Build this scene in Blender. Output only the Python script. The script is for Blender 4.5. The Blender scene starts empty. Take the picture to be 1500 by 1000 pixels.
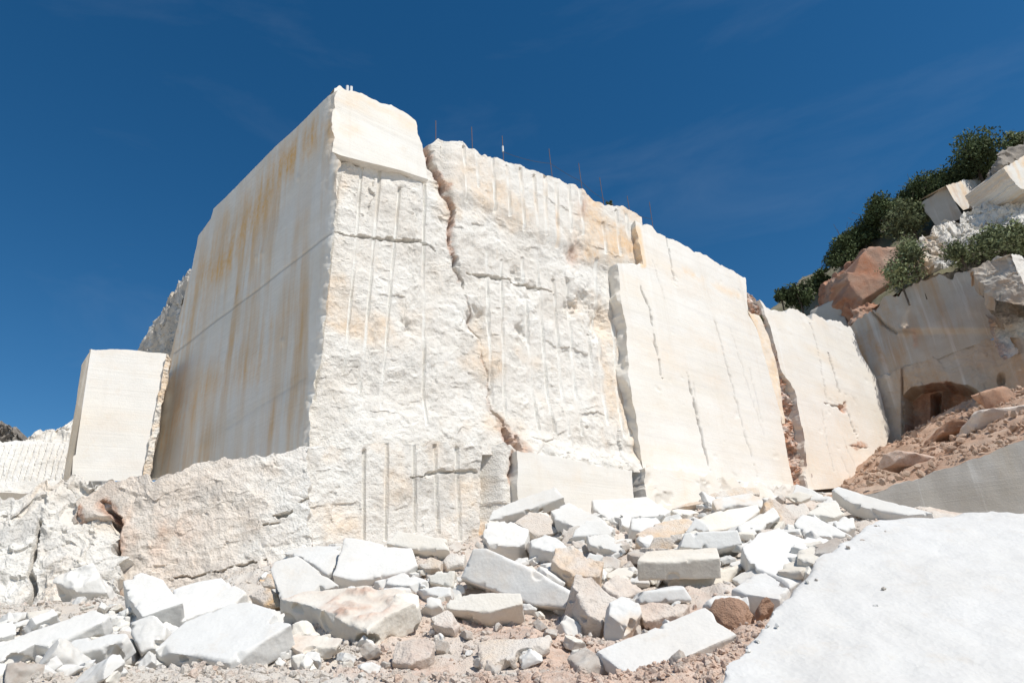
import bpy, math, random
import numpy as np
from mathutils import Matrix
random.seed(7); rng = np.random.default_rng(7)
scene = bpy.context.scene
col = scene.collection
RAD = math.radians

# ------------------------------------------------------------------ camera
EYE = np.array([0.0, 0.0, 1.7])
F = 1000.0; PITCH = RAD(23); ROLL = RAD(3.9)           # pixels of a 1500 wide picture
_r = np.array([1.0, 0, 0]); FW = np.array([0, math.cos(PITCH), math.sin(PITCH)]); _u = np.array([0, -math.sin(PITCH), math.cos(PITCH)])
RT = math.cos(ROLL) * _r - math.sin(ROLL) * _u
UP = math.sin(ROLL) * _r + math.cos(ROLL) * _u
cam_data = bpy.data.cameras.new('camera'); cam = bpy.data.objects.new('camera', cam_data); col.objects.link(cam)
cam_data.sensor_width = 36; cam_data.lens = 36 * F / 1500; cam_data.clip_start = 0.05; cam_data.clip_end = 5000
m = Matrix.Identity(4)
for i in range(3):
    m[i][0] = RT[i]; m[i][1] = UP[i]; m[i][2] = -FW[i]; m[i][3] = EYE[i]
cam.matrix_world = m
scene.camera = cam

# ------------------------------------------------------------------ sky, sun, exposure
SUN_AZ, SUN_EL = 132.0, 52.0                            # clockwise from the viewing direction (+Y)
world = bpy.data.worlds.new('World'); scene.world = world; world.use_nodes = True
wn = world.node_tree.nodes; wl = world.node_tree.links; wn.clear()
sky = wn.new('ShaderNodeTexSky'); sky.sky_type = 'NISHITA'; sky.sun_disc = False
sky.sun_elevation = RAD(SUN_EL); sky.sun_rotation = RAD(SUN_AZ)
sky.altitude = 1200; sky.air_density = 1.0; sky.dust_density = 0.25; sky.ozone_density = 1.6
hs = wn.new('ShaderNodeHueSaturation'); hs.inputs['Hue'].default_value = 0.496; hs.inputs['Saturation'].default_value = 1.36; hs.inputs['Value'].default_value = 1.2
tc = wn.new('ShaderNodeTexCoord'); mp = wn.new('ShaderNodeMapping'); mp.inputs['Scale'].default_value = (2.0, 2.6, 9.0); mp.inputs['Rotation'].default_value = (0.25, 0.2, 0.4)
nz = wn.new('ShaderNodeTexNoise'); nz.inputs['Scale'].default_value = 1.3; nz.inputs['Detail'].default_value = 7; nz.inputs['Roughness'].default_value = 0.6; nz.inputs['Distortion'].default_value = 0.5
cr = wn.new('ShaderNodeMapRange'); cr.inputs['From Min'].default_value = 0.54; cr.inputs['From Max'].default_value = 0.85; cr.inputs['To Max'].default_value = 0.075
mx = wn.new('ShaderNodeMix'); mx.data_type = 'RGBA'; mx.inputs['B'].default_value = (5.2, 6.2, 7.6, 1)
bg = wn.new('ShaderNodeBackground'); bg.inputs['Strength'].default_value = 0.076
wo = wn.new('ShaderNodeOutputWorld')
wl.new(sky.outputs[0], hs.inputs['Color']); wl.new(tc.outputs['Generated'], mp.inputs['Vector']); wl.new(mp.outputs[0], nz.inputs['Vector'])
wl.new(nz.outputs['Fac'], cr.inputs['Value']); wl.new(cr.outputs[0], mx.inputs['Factor']); wl.new(hs.outputs[0], mx.inputs['A'])
wl.new(mx.outputs['Result'], bg.inputs['Color']); wl.new(bg.outputs[0], wo.inputs['Surface'])

sd = bpy.data.lights.new('sun', 'SUN'); sun = bpy.data.objects.new('sun', sd); col.objects.link(sun)
sd.energy = 4.6; sd.angle = RAD(0.53); sd.color = (1.0, 0.965, 0.905)
a, e = RAD(SUN_AZ), RAD(SUN_EL)
from mathutils import Vector
sun.rotation_euler = Vector((math.sin(a) * math.cos(e), math.cos(a) * math.cos(e), math.sin(e))).to_track_quat('Z', 'Y').to_euler()
sun.location = (0, -10, 40)
scene.view_settings.view_transform = 'Standard'; scene.view_settings.look = 'None'
scene.view_settings.exposure = 0.12; scene.view_settings.gamma = 1.0; scene.view_settings.use_curve_mapping = False
scene.cycles.max_bounces = 8; scene.cycles.diffuse_bounces = 6

# ------------------------------------------------------------------ geometry of views and planes
def ray(x, y):
    x = np.asarray(x, float); y = np.asarray(y, float)
    return FW * F + (x - 750)[..., None] * RT - (y - 500)[..., None] * UP
def at(x, y, hd):                                       # point on the ray at horizontal distance hd
    d = ray(x, y); return EYE + d * (hd / np.hypot(d[..., 0], d[..., 1]))[..., None]
def on_plane(x, y, p, n):
    d = ray(x, y); t = ((p - EYE) @ n) / (d @ n); return EYE + d * t[..., None]
def nrm(az, el=0.0):
    a, e = RAD(az), RAD(el); return np.array([math.sin(a) * math.cos(e), math.cos(a) * math.cos(e), math.sin(e)])
def proj(p):
    q = np.asarray(p, float) - EYE; w = q @ FW
    return 750 + F * (q @ RT) / w, 500 - F * (q @ UP) / w

# ------------------------------------------------------------------ noise
_perm = np.random.default_rng(3).permutation(256).astype(np.int32)
_g = np.random.default_rng(4).normal(size=(256, 3)); _g = (_g / np.linalg.norm(_g, axis=1)[:, None]).astype(np.float32)
def pn(x, y, z):
    x = np.asarray(x, np.float32); y = np.asarray(y, np.float32); z = np.asarray(z, np.float32)
    x, y, z = np.broadcast_arrays(x, y, z)
    xi = np.floor(x); yi = np.floor(y); zi = np.floor(z); fx = x - xi; fy = y - yi; fz = z - zi
    xi = xi.astype(np.int32); yi = yi.astype(np.int32); zi = zi.astype(np.int32)
    ux = fx * fx * fx * (fx * (fx * 6 - 15) + 10); uy = fy * fy * fy * (fy * (fy * 6 - 15) + 10); uz = fz * fz * fz * (fz * (fz * 6 - 15) + 10)
    out = np.zeros(x.shape, np.float32)
    for dx in (0, 1):
        pa = _perm[(xi + dx) & 255]; wx = ux if dx else 1 - ux
        for dy in (0, 1):
            pb = _perm[(pa + yi + dy) & 255]; wxy = wx * (uy if dy else 1 - uy)
            for dz in (0, 1):
                g = _g[_perm[(pb + zi + dz) & 255]]
                out += wxy * (uz if dz else 1 - uz) * (g[..., 0] * (fx - dx) + g[..., 1] * (fy - dy) + g[..., 2] * (fz - dz))
    return out * 1.5
def fbm(x, y, z, s, o=4, gain=0.5):
    a = 1.0; t = 0; k = 1.0 / s
    for i in range(o):
        t = t + a * pn(x * k + 17.3 * i, y * k + 5.1 * i, z * k + 9.7 * i); k *= 2.03; a *= gain
    return t
def hsh(i, j, s):
    v = np.sin(i * 127.1 + j * 311.7 + s * 74.7) * 43758.5453; return v - np.floor(v)
def facets(u, v, size, seed, slope=0.5):
    """creased, chipped relief: in each cell a tilted shallow hollow, the lowest wins, so hollows meet in sharp ridges"""
    u = u / size; v = v / size; ci = np.floor(u); cj = np.floor(v); best = np.full(u.shape, 9.0)
    for di in (-1, 0, 1):
        for dj in (-1, 0, 1):
            i = ci + di; j = cj + dj
            dx = u - (i + hsh(i, j, seed)); dy = v - (j + hsh(i, j, seed + 1))
            h = hsh(i, j, seed + 2) * 0.7 + slope * ((hsh(i, j, seed + 3) - .5) * 2 * dx + (hsh(i, j, seed + 4) - .5) * 2 * dy) + 0.38 * (dx * dx + dy * dy)
            best = np.minimum(best, h)
    return best - 0.05
def sstep(a, b, x):
    t = np.clip((x - a) / (b - a), 0, 1); return t * t * (3 - 2 * t)
def pdist(px, py, line):
    """distance in pixels to a polyline, and position along it 0..1"""
    d = np.full(px.shape, 1e9); 
    for (x0, y0), (x1, y1) in zip(line[:-1], line[1:]):
        ex, ey = x1 - x0, y1 - y0; t = np.clip(((px - x0) * ex + (py - y0) * ey) / (ex * ex + ey * ey + 1e-9), 0, 1)
        d = np.minimum(d, np.hypot(px - x0 - t * ex, py - y0 - t * ey))
    return d
def crack(px, py, u, v, line, w, seed=3.0, wob=2.5):
    """0..1 mask of an uneven crack along a pixel polyline that thins out at its ends"""
    (x0, y0), (x1, y1) = line[0], line[-1]; L = math.dist(line[0], line[-1]) + 1e-6
    t = np.clip(((px - x0) * (x1 - x0) + (py - y0) * (y1 - y0)) / L ** 2, 0, 1)
    ww = w * np.clip(.45 + 1.7 * fbm(u, v, seed, .35, 3), .08, 1.6) * (.25 + .75 * sstep(0, .2, t) * sstep(1, .7, t))
    return sstep(ww + .9, ww * .35, pdist(px + wob * fbm(u, v, seed + 8, .4, 3), py + wob * fbm(u, v, seed + 15, .4, 3), line))
def inpoly(px, py, poly):
    """signed distance to polygon (negative inside), in the units given"""
    d = np.full(px.shape, 1e9); s = np.zeros(px.shape, bool); n = len(poly)
    for i in range(n):
        x0, y0 = poly[i]; x1, y1 = poly[(i + 1) % n]
        ex, ey = x1 - x0, y1 - y0; t = np.clip(((px - x0) * ex + (py - y0) * ey) / (ex * ex + ey * ey + 1e-12), 0, 1)
        d = np.minimum(d, np.hypot(px - x0 - t * ex, py - y0 - t * ey))
        if y0 != y1:
            s ^= ((y0 > py) != (y1 > py)) & (px < (x1 - x0) * (py - y0) / (y1 - y0) + x0)
    return np.where(s, -d, d)

# ------------------------------------------------------------------ meshes and tags
def mkmesh(name, V, Q, attrs=None, sharp=None):
    V = np.asarray(V, np.float32); Q = np.asarray(Q, np.int32); k = Q.shape[1]
    me = bpy.data.meshes.new(name); me.vertices.add(len(V)); me.vertices.foreach_set('co', V.ravel())
    me.loops.add(Q.size); me.loops.foreach_set('vertex_index', Q.ravel())
    me.polygons.add(len(Q)); me.polygons.foreach_set('loop_start', np.arange(0, Q.size, k, dtype=np.int32))
    me.polygons.foreach_set('use_smooth', np.ones(len(Q), bool))
    for n, v in (attrs or {}).items():
        v = np.asarray(v, np.float32)
        if v.ndim == 1: at_ = me.attributes.new(n, 'FLOAT', 'POINT'); at_.data.foreach_set('value', v)
        else: at_ = me.attributes.new(n, 'FLOAT_VECTOR', 'POINT'); at_.data.foreach_set('vector', v.ravel())
    me.update(calc_edges=True)
    if sharp: me.set_sharp_from_angle(angle=RAD(sharp))
    return me
def link(name, me, mat=None, parent=None):
    o = bpy.data.objects.new(name, me); col.objects.link(o)
    if mat and me: me.materials.clear(); me.materials.append(mat)
    if parent: o.parent = parent
    return o
def tag(o, label=None, cat=None, group=None, kind=None):
    if label: o['label'] = label
    if cat: o['category'] = cat
    if group: o['group'] = group
    if kind: o['kind'] = kind
    return o
def empty(name, loc, label=None, cat=None, group=None):
    o = bpy.data.objects.new(name, None); col.objects.link(o); o.empty_display_size = 0.1
    o.location = loc; bpy.context.view_layer.update(); return tag(o, label, cat, group)
def part(name, me, mat, root):
    o = link(name, me, mat); o.parent = root; o.matrix_parent_inverse = Matrix.Translation(root.location).inverted(); return o

# ------------------------------------------------------------------ materials
def stone(name, c1, c2, bump=0.25, scale=1.0, rust=(0.30, 0.13, 0.07), ochre=(0.62, 0.40, 0.20), soil=(0.42, 0.28, 0.21), streaks=0.0, objvar=0.0, beds=0.0, speck=0.5, grime_shade=(0.22, 0.20, 0.18)):
    mt = bpy.data.materials.new(name); mt.use_nodes = True; N = mt.node_tree.nodes; L = mt.node_tree.links
    bs = N['Principled BSDF']; bs.inputs['Roughness'].default_value = 0.9; bs.inputs['Specular IOR Level'].default_value = 0.25
    tc = N.new('ShaderNodeTexCoord'); ge = N.new('ShaderNodeNewGeometry')
    pos = ge.outputs['Position']
    if objvar:
        oi = N.new('ShaderNodeObjectInfo'); ad = N.new('ShaderNodeVectorMath'); ad.operation = 'ADD'
        L.new(tc.outputs['Object'], ad.inputs[0]); mu = N.new('ShaderNodeVectorMath'); mu.operation = 'SCALE'; mu.inputs[0].default_value = (31, 17, 23)
        L.new(oi.outputs['Random'], mu.inputs['Scale']); L.new(mu.outputs[0], ad.inputs[1]); pos = ad.outputs[0]
    def noise(s, d=6, r=0.6, vec=None):
        n = N.new('ShaderNodeTexNoise'); n.inputs['Scale'].default_value = s; n.inputs['Detail'].default_value = d; n.inputs['Roughness'].default_value = r
        L.new(vec or pos, n.inputs['Vector']); return n.outputs['Fac']
    def rng_(v, a, b, lo=0.0, hi=1.0):
        m = N.new('ShaderNodeMapRange'); m.inputs['From Min'].default_value = a; m.inputs['From Max'].default_value = b; m.inputs['To Min'].default_value = lo; m.inputs['To Max'].default_value = hi
        L.new(v, m.inputs['Value']); return m.outputs[0]
    def mul(a, b):
        m = N.new('ShaderNodeMath'); m.operation = 'MULTIPLY'
        for k, v in enumerate((a, b)):
            if isinstance(v, (int, float)): m.inputs[k].default_value = v
            else: L.new(v, m.inputs[k])
        return m.outputs[0]
    def mix(f, a, b):
        m = N.new('ShaderNodeMix'); m.data_type = 'RGBA'
        for nm, v in (('Factor', f), ('A', a), ('B', b)):
            if isinstance(v, tuple): m.inputs[nm].default_value = (*v, 1)
            elif isinstance(v, float): m.inputs[nm].default_value = v
            else: L.new(v, m.inputs[nm])
        return m.outputs['Result']
    def attr(n): q = N.new('ShaderNodeAttribute'); q.attribute_name = n; return q
    c = mix(rng_(noise(0.55 * scale), 0.38, 0.66), c1, c2)
    c = mix(rng_(noise(2.7 * scale, 8, 0.7), 0.56, 0.75, 0, 0.35), c, tuple(v * k for v, k in zip(c2, (0.93, 0.80, 0.66))))
    c = mix(rng_(noise(9 * scale, 6, 0.7), 0.5, 0.75, 0, speck), c, tuple(v * 0.80 for v in c2))
    if streaks:
        q = attr('fuv'); m1 = N.new('ShaderNodeMapping'); m1.inputs['Scale'].default_value = (1.25, 0.11, 1); L.new(q.outputs['Vector'], m1.inputs['Vector'])
        s1 = rng_(noise(1.0, 6, 0.6, m1.outputs[0]), 0.46, 0.72)
        m2 = N.new('ShaderNodeMapping'); m2.inputs['Scale'].default_value = (0.12, 1.1, 1); m2.inputs['Rotation'].default_value = (0, 0, 0.12); L.new(q.outputs['Vector'], m2.inputs['Vector'])
        s2 = rng_(noise(1.0, 5, 0.6, m2.outputs[0]), 0.36, 0.68)
        sm = rng_(noise(0.33, 3, 0.5), 0.33, 0.62)
        c = mix(mul(mul(s1, sm), streaks), c, ochre)
        c = mix(mul(s2, 0.30 * min(1, streaks)), c, tuple(v * .68 for v in c1))
        m3 = N.new('ShaderNodeMapping'); m3.inputs['Scale'].default_value = (2.6, 0.10, 1); m3.inputs['Location'].default_value = (7, 3, 0); L.new(q.outputs['Vector'], m3.inputs['Vector'])
        c = mix(mul(rng_(noise(1.0, 5, 0.6, m3.outputs[0]), 0.56, 0.72), 0.55 * min(1, streaks)), c, (0.72, 0.71, 0.68))
    bedh = None
    if beds:
        q = attr('fuv')
        def strip(sx, sy, lo, hi, ang=0.03):
            mm = N.new('ShaderNodeMapping'); mm.inputs['Scale'].default_value = (sx, sy, 1); mm.inputs['Rotation'].default_value = (0, 0, ang); L.new(q.outputs['Vector'], mm.inputs['Vector']); return rng_(noise(1.0, 5, 0.65, mm.outputs[0]), lo, hi)
        c = mix(mul(strip(.10, .75, .42, .68), .45 * beds), c, tuple(v * k for v, k in zip(c2, (.95, .90, .81))))
        c = mix(mul(strip(.07, 3.2, .50, .66, .05), .40 * beds), c, tuple(v * .86 for v in c2))
        c = mix(mul(strip(1.7, .07, .56, .74), .35 * beds), c, (0.56, 0.50, 0.42))
        c = mix(mul(strip(2.6, .05, .60, .72, 0.0), .5 * beds), c, (0.77, 0.755, 0.72))
        bedh = strip(.25, 16, .3, .7, .02)
    brk = rng_(noise(5 * scale, 8, 0.75), 0.30, 0.62, 0.35, 1.15)
    var = noise(3.1 * scale, 6, 0.7)
    c = mix(mul(attr('ochre').outputs['Fac'], brk), c, mix(var, ochre, tuple(min(1, v * 1.25) for v in ochre)))
    c = mix(mul(attr('rust').outputs['Fac'], brk), c, mix(rng_(var, .35, .65), rust, tuple(min(1, v * k) for v, k in zip(rust, (1.9, 2.3, 2.5)))))
    c = mix(mul(attr('grime_shade').outputs['Fac'], 1.0), c, grime_shade)  # dark grime; on some faces also shade put into the colour
    c = mix(mul(attr('soil').outputs['Fac'], brk), c, mix(rng_(var, .35, .7), soil, tuple(min(1, v * 1.5) for v in soil)))
    c = mix(attr('pale').outputs['Fac'], c, (0.74, 0.72, 0.67))
    if objvar:
        h = N.new('ShaderNodeHueSaturation'); L.new(c, h.inputs['Color']); L.new(rng_(oi.outputs['Random'], 0, 1, 1 - objvar, 1.0), h.inputs['Value']); c = h.outputs[0]
    L.new(c, bs.inputs['Base Color'])
    b1 = N.new('ShaderNodeBump'); b1.inputs['Strength'].default_value = bump; b1.inputs['Distance'].default_value = 0.05
    L.new(noise(13 * scale, 9, 0.72), b1.inputs['Height'])
    vo = N.new('ShaderNodeTexVoronoi'); vo.feature = 'F1'; vo.inputs['Scale'].default_value = 22 * scale; L.new(pos, vo.inputs['Vector'])
    b2 = N.new('ShaderNodeBump'); b2.inputs['Strength'].default_value = bump * 0.5; b2.inputs['Distance'].default_value = 0.03; L.new(vo.outputs['Distance'], b2.inputs['Height'])
    L.new(b1.outputs[0], b2.inputs['Normal'])
    if bedh is not None:
        b3 = N.new('ShaderNodeBump'); b3.inputs['Strength'].default_value = .18; b3.inputs['Distance'].default_value = 0.02; L.new(bedh, b3.inputs['Height']); L.new(b2.outputs[0], b3.inputs['Normal']); b2 = b3
    L.new(b2.outputs[0], bs.inputs['Normal'])
    return mt
M = dict(
    rough=stone('rough_limestone', (0.72, 0.695, 0.645), (0.655, 0.61, 0.545), 0.75),
    sawn=stone('sawn_limestone', (0.735, 0.715, 0.67), (0.70, 0.67, 0.615), 0.16, speck=0.2, beds=1.0, ochre=(0.66, 0.47, 0.28)),
    cliff=stone('weathered_shaded_limestone', (0.52, 0.485, 0.43), (0.44, 0.395, 0.335), 0.25, streaks=1.0, speck=0.3, ochre=(0.42, 0.25, 0.12)),
    sawnw=stone('white_sawn_limestone', (0.77, 0.75, 0.71), (0.74, 0.71, 0.66), 0.12, speck=0.15, beds=.5),
    shade=stone('weathered_sawn_limestone', (0.78, 0.75, 0.69), (0.72, 0.675, 0.595), 0.16, streaks=1.25, speck=0.25, beds=.6, ochre=(0.62, 0.37, 0.14)),
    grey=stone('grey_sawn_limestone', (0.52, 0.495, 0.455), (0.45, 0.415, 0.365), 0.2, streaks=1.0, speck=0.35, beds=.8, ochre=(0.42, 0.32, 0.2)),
    dark=stone('dark_weathered_limestone', (0.30, 0.265, 0.225), (0.22, 0.19, 0.16), 0.6),
    red=stone('rusty_rock', (0.38, 0.165, 0.09), (0.43, 0.30, 0.225), 0.9, scale=.8),
    white=stone('white_slab_stone', (0.675, 0.66, 0.625), (0.64, 0.61, 0.56), 0.15, speck=0.3, objvar=0.07),
    cream=stone('cream_slab_stone', (0.71, 0.675, 0.605), (0.655, 0.595, 0.505), 0.25, speck=0.25, objvar=0.08),
    pink=stone('pinkish_broken_stone', (0.70, 0.645, 0.575), (0.62, 0.52, 0.435), 0.6, scale=1.5, objvar=0.1),
    earth=stone('earthy_clod', (0.48, 0.32, 0.23), (0.40, 0.245, 0.165), 0.8, scale=2, objvar=0.1),
    dust=stone('white_dusty_stone', (0.625, 0.612, 0.585), (0.575, 0.555, 0.52), 0.25, scale=1.1, speck=0.3),
    ground=stone('rubble_soil', (0.70, 0.655, 0.59), (0.61, 0.535, 0.455), 0.7, scale=2.2, soil=(0.50, 0.365, 0.285)),
    slope=stone('orange_rubble', (0.46, 0.31, 0.22), (0.52, 0.40, 0.31), 0.8, scale=2.2),
    scrub=stone('hillside_scrub', (0.16, 0.15, 0.085), (0.25, 0.21, 0.15), 0.8),
    yard=stone('quarry_floor', (0.62, 0.58, 0.52), (0.55, 0.49, 0.42), 0.6),
)
def plain(name, c, rough=0.6, metal=0.0):
    mt = bpy.data.materials.new(name); mt.use_nodes = True; N = mt.node_tree.nodes; L = mt.node_tree.links; bs = N['Principled BSDF']
    n = N.new('ShaderNodeTexNoise'); n.inputs['Scale'].default_value = 14; x = N.new('ShaderNodeMix'); x.data_type = 'RGBA'
    x.inputs['A'].default_value = (*c, 1); x.inputs['B'].default_value = (*[v * 0.6 for v in c], 1); L.new(n.outputs['Fac'], x.inputs['Factor']); L.new(x.outputs['Result'], bs.inputs['Base Color'])
    bs.inputs['Roughness'].default_value = rough; bs.inputs['Metallic'].default_value = metal; return mt
M['steel'] = plain('rusted_steel', (0.16, 0.09, 0.06)); M['paint'] = plain('white_paint', (0.75, 0.75, 0.73)); M['rope'] = plain('dark_rope', (0.06, 0.05, 0.045)); M['bark'] = plain('bark', (0.12, 0.09, 0.065), 0.9)
def leafmat(name, c):
    mt = bpy.data.materials.new(name); mt.use_nodes = True; N = mt.node_tree.nodes; L = mt.node_tree.links; bs = N['Principled BSDF']
    q = N.new('ShaderNodeAttribute'); q.attribute_name = 'shade'; x = N.new('ShaderNodeMix'); x.data_type = 'RGBA'
    x.inputs['A'].default_value = (*[v * 0.55 for v in c], 1); x.inputs['B'].default_value = (*[min(1, v * 1.6) for v in c], 1); L.new(q.outputs['Fac'], x.inputs['Factor'])
    L.new(x.outputs['Result'], bs.inputs['Base Color']); bs.inputs['Roughness'].default_value = 0.8; bs.inputs['Specular IOR Level'].default_value = 0.12
    bs.inputs['Transmission Weight'].default_value = 0.0
    return mt
M['leaf'] = leafmat('dark_leaves', (0.08, 0.102, 0.045)); M['leaf2'] = leafmat('olive_leaves', (0.165, 0.185, 0.095))

# ------------------------------------------------------------------ wall panels
def resample(line, n):
    p = np.asarray(line, float); s = np.r_[0, np.cumsum(np.hypot(*np.diff(p, axis=0).T))]; s /= s[-1]
    t = np.linspace(0, 1, n); return np.c_[np.interp(t, s, p[:, 0]), np.interp(t, s, p[:, 1])]
def panel(name, top, bottom, p, n, left=None, right=None, step=1.8, disp=None, attrs=None, depth=3.0, skirts='TLRB', rim=0.04, rough_skirt=0.08, sdir=None):
    """a face of rock: a fine grid between four outlines, laid on the plane (p, n), displaced along n, with the mass behind it (skirts)"""
    left = left or [top[0], bottom[0]]; right = right or [top[-1], bottom[-1]]
    wl_ = max(math.dist(top[0], top[-1]), math.dist(bottom[0], bottom[-1])); hl_ = max(math.dist(left[0], left[-1]), math.dist(right[0], right[-1]))
    nu = max(8, int(wl_ / step)); nv = max(8, int(hl_ / step))
    T, B = resample(top, nu), resample(bottom, nu); Lf, Rg = resample(left, nv), resample(right, nv)
    s = np.linspace(0, 1, nu)[None, :, None]; t = np.linspace(0, 1, nv)[:, None, None]
    P = (1 - t) * T[None] + t * B[None] + (1 - s) * Lf[:, None] + s * Rg[:, None] - ((1 - s) * (1 - t) * T[0] + s * (1 - t) * T[-1] + (1 - s) * t * B[0] + s * t * B[-1])
    px, py = P[..., 0], P[..., 1]
    W = on_plane(px, py, np.asarray(p, float), n)
    eu = np.cross([0, 0, 1.0], n); eu /= np.linalg.norm(eu); ev = np.cross(n, eu)
    rel = W - np.asarray(p); u = rel @ eu; v = rel @ ev
    if rim:                                              # uneven broken rim
        ss, tt = s[..., 0] + 0 * t[..., 0], t[..., 0] + 0 * s[..., 0]
        du = np.abs(np.gradient(u, axis=1)); wd = u.max() - u.min(); hd = v.max() - v.min()
        e = fbm(u, v, 3.3, 0.5, 4) * rim; e2 = fbm(u, v, 8.3, 0.5, 4) * rim
        chip = np.minimum(0, fbm(u, v, 1.7, 0.9, 3) + 0.10) * rim * 3.5; dk = .3 + 4 * rim
        wt = np.exp(-tt * hd / dk) * ('T' in skirts); wlr = np.exp(-ss * wd / dk) * ('L' in skirts) - np.exp(-(1 - ss) * wd / dk) * ('R' in skirts)
        W = W + ((e + chip) * wt)[..., None] * ev + (e2 * np.abs(wlr))[..., None] * eu
    A = dict(attrs(px, py, u, v)) if attrs else {}
    if disp is not None: W = W + disp(px, py, u, v)[..., None] * n
    A['fuv'] = np.stack([u, v, 0 * u], -1)
    V = W.reshape(-1, 3); idx = np.arange(nu * nv).reshape(nv, nu)
    Q = [np.stack([idx[:-1, :-1], idx[1:, :-1], idx[1:, 1:], idx[:-1, 1:]], -1).reshape(-1, 4)]
    Al = {k: [x.reshape(nu * nv, -1)] for k, x in A.items()}; Vs = [V]; base = len(V)
    edges = dict(T=idx[0, ::-1], B=idx[-1, :], L=idx[:, 0], R=idx[::-1, -1])
    rows = np.r_[np.arange(1, 9) * .07, .8, 1.2, 1.8, 3, 5]; rows = np.r_[rows[rows < depth], depth]
    for kx, side in edges.items():
        if kx not in skirts: continue
        prev = side; acc = V[side]
        for d in rows:
            q = V[side] - d * (n if sdir is None else sdir)
            q = q + rough_skirt * np.stack([fbm(q[:, 0], q[:, 1], q[:, 2], 0.8, 3), fbm(q[:, 1], q[:, 2] + 5, q[:, 0], 0.8, 3), fbm(q[:, 2], q[:, 0] + 9, q[:, 1], 0.8, 3)], 1)
            ni = np.arange(len(side)) + base; base += len(side); Vs.append(q)
            for k in Al: Al[k].append(Al[k][0][side])
            Q.append(np.stack([prev[:-1], prev[1:], ni[1:], ni[:-1]], -1)[:, ::-1]); prev = ni
    return mkmesh(name, np.concatenate(Vs), np.concatenate(Q), {k: np.concatenate(x).squeeze() for k, x in Al.items()}, sharp=24)
def relief(u, v, amp, seed, size=1.0):
    w = fbm(u, v, seed * 1.3, 0.9 * size, 3) * 0.25 * size
    u2 = u + w; v2 = v + 0.7 * w
    return amp * (facets(u2 * 0.8, v2 * 1.1, 1.25 * size, seed, 0.7) * 1.0 + facets(u2 + .3 * v2, v2 * 1.2 - .2 * u2, 0.5 * size, seed + 9, 0.8) * 0.42 + facets(u2 * 1.1 - .4 * v2, v2 * 1.5, 0.2 * size, seed + 17, 0.9) * 0.22 + facets(u2 * 1.3 + .5 * v2, v2 * 1.2 - .3 * u2, 0.095 * size, seed + 27, 1.0) * 0.085
                  + fbm(u, v, seed, 2.6 * size, 3) * 0.5 + fbm(u, v, seed + 4.0, 0.12 * size, 3) * 0.09)

AZ_R, AZ_L = 48.0, -46.0
N_R = nrm(AZ_R + 90); N_L = nrm(AZ_L - 90)             # faces toward the camera's right and left
A0 = at(450, 655, 16.0)

# outline of the great corner, used by both faces
corner = [(490, 130), (486, 160), (485, 220), (494, 236), (487, 330), (478, 420), (464, 540), (458, 560), (452, 600), (450, 655)]
tall = empty('quarry_block', A0 + np.array([1.5, 3, -2.0]), 'tall white limestone block with a drilled rough face and an ochre-streaked shaded side', 'rock face')

def d_left(px, py, u, v):
    h = 0.03 * fbm(u, v, 0.3, 2.5, 3) + 0.004 * fbm(u, v, 3, .1, 2)
    c = pdist(px, py, [(483, 342), (430, 383), (370, 430), (300, 482), (255, 517)]); h -= 0.02 * np.exp(-(c / 1.3) ** 2)
    c = pdist(px, py, [(446, 552), (380, 594), (332, 626)]); h -= 0.012 * np.exp(-(c / 2.5) ** 2)
    for x, y in ((436, 260), (384, 372), (376, 378), (414, 500)): h += 0.03 * np.exp(-(np.hypot(px - x, (py - y) * .6) / 3) ** 2)
    k = pdist(px, py, corner); h -= 0.10 * np.exp(-k / 5) * (0.5 + np.clip(fbm(u, v, 5, 0.4, 3), -.5, 1))
    return h
def a_left(px, py, u, v):
    c = pdist(px, py, [(483, 342), (430, 383), (370, 430), (300, 482), (255, 517)])
    g = 0.5 * np.exp(-(c / 1.2) ** 2) + 0.12 * np.exp(-(pdist(px, py, [(446, 552), (380, 594), (300, 645)]) / 12) ** 2)
    oc = 1.0 * np.exp(-(pdist(px, py, [(470, 190), (400, 260), (345, 370), (310, 400)]) / 20) ** 2) * np.clip(0.55 + fbm(u * 3, v * .35, 2, .8, 4), 0, 1)
    oc = np.maximum(oc, 0.6 * np.exp(-(pdist(px, py, [(345, 330), (290, 420), (240, 560)]) / 24) ** 2) * np.clip(0.5 + fbm(u * 3.5, v * .3, 5, .8, 4), 0, 1))
    oc = np.maximum(oc, 0.6 * np.exp(-(pdist(px, py, [(395, 480), (370, 545), (300, 560), (235, 650)]) / 20) ** 2) * np.clip(0.4 + fbm(u * 4, v * .3, 8, .8, 4), 0, 1))
    return dict(grime_shade=g, ochre=oc)
me = panel('shaded_side', [(313, 306), (345, 275), (400, 218), (450, 172), (490, 130)], [(208, 702), (330, 690), (450, 675)], A0, N_L,
           left=[(313, 306), (309, 320), (291, 345), (281, 390), (250, 517), (208, 702)], right=corner[:-1] + [(450, 675)], disp=d_left, attrs=a_left, depth=3, skirts='L', step=2.0, rim=0.05)
part('shaded_side', me, M['shade'], tall)

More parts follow.
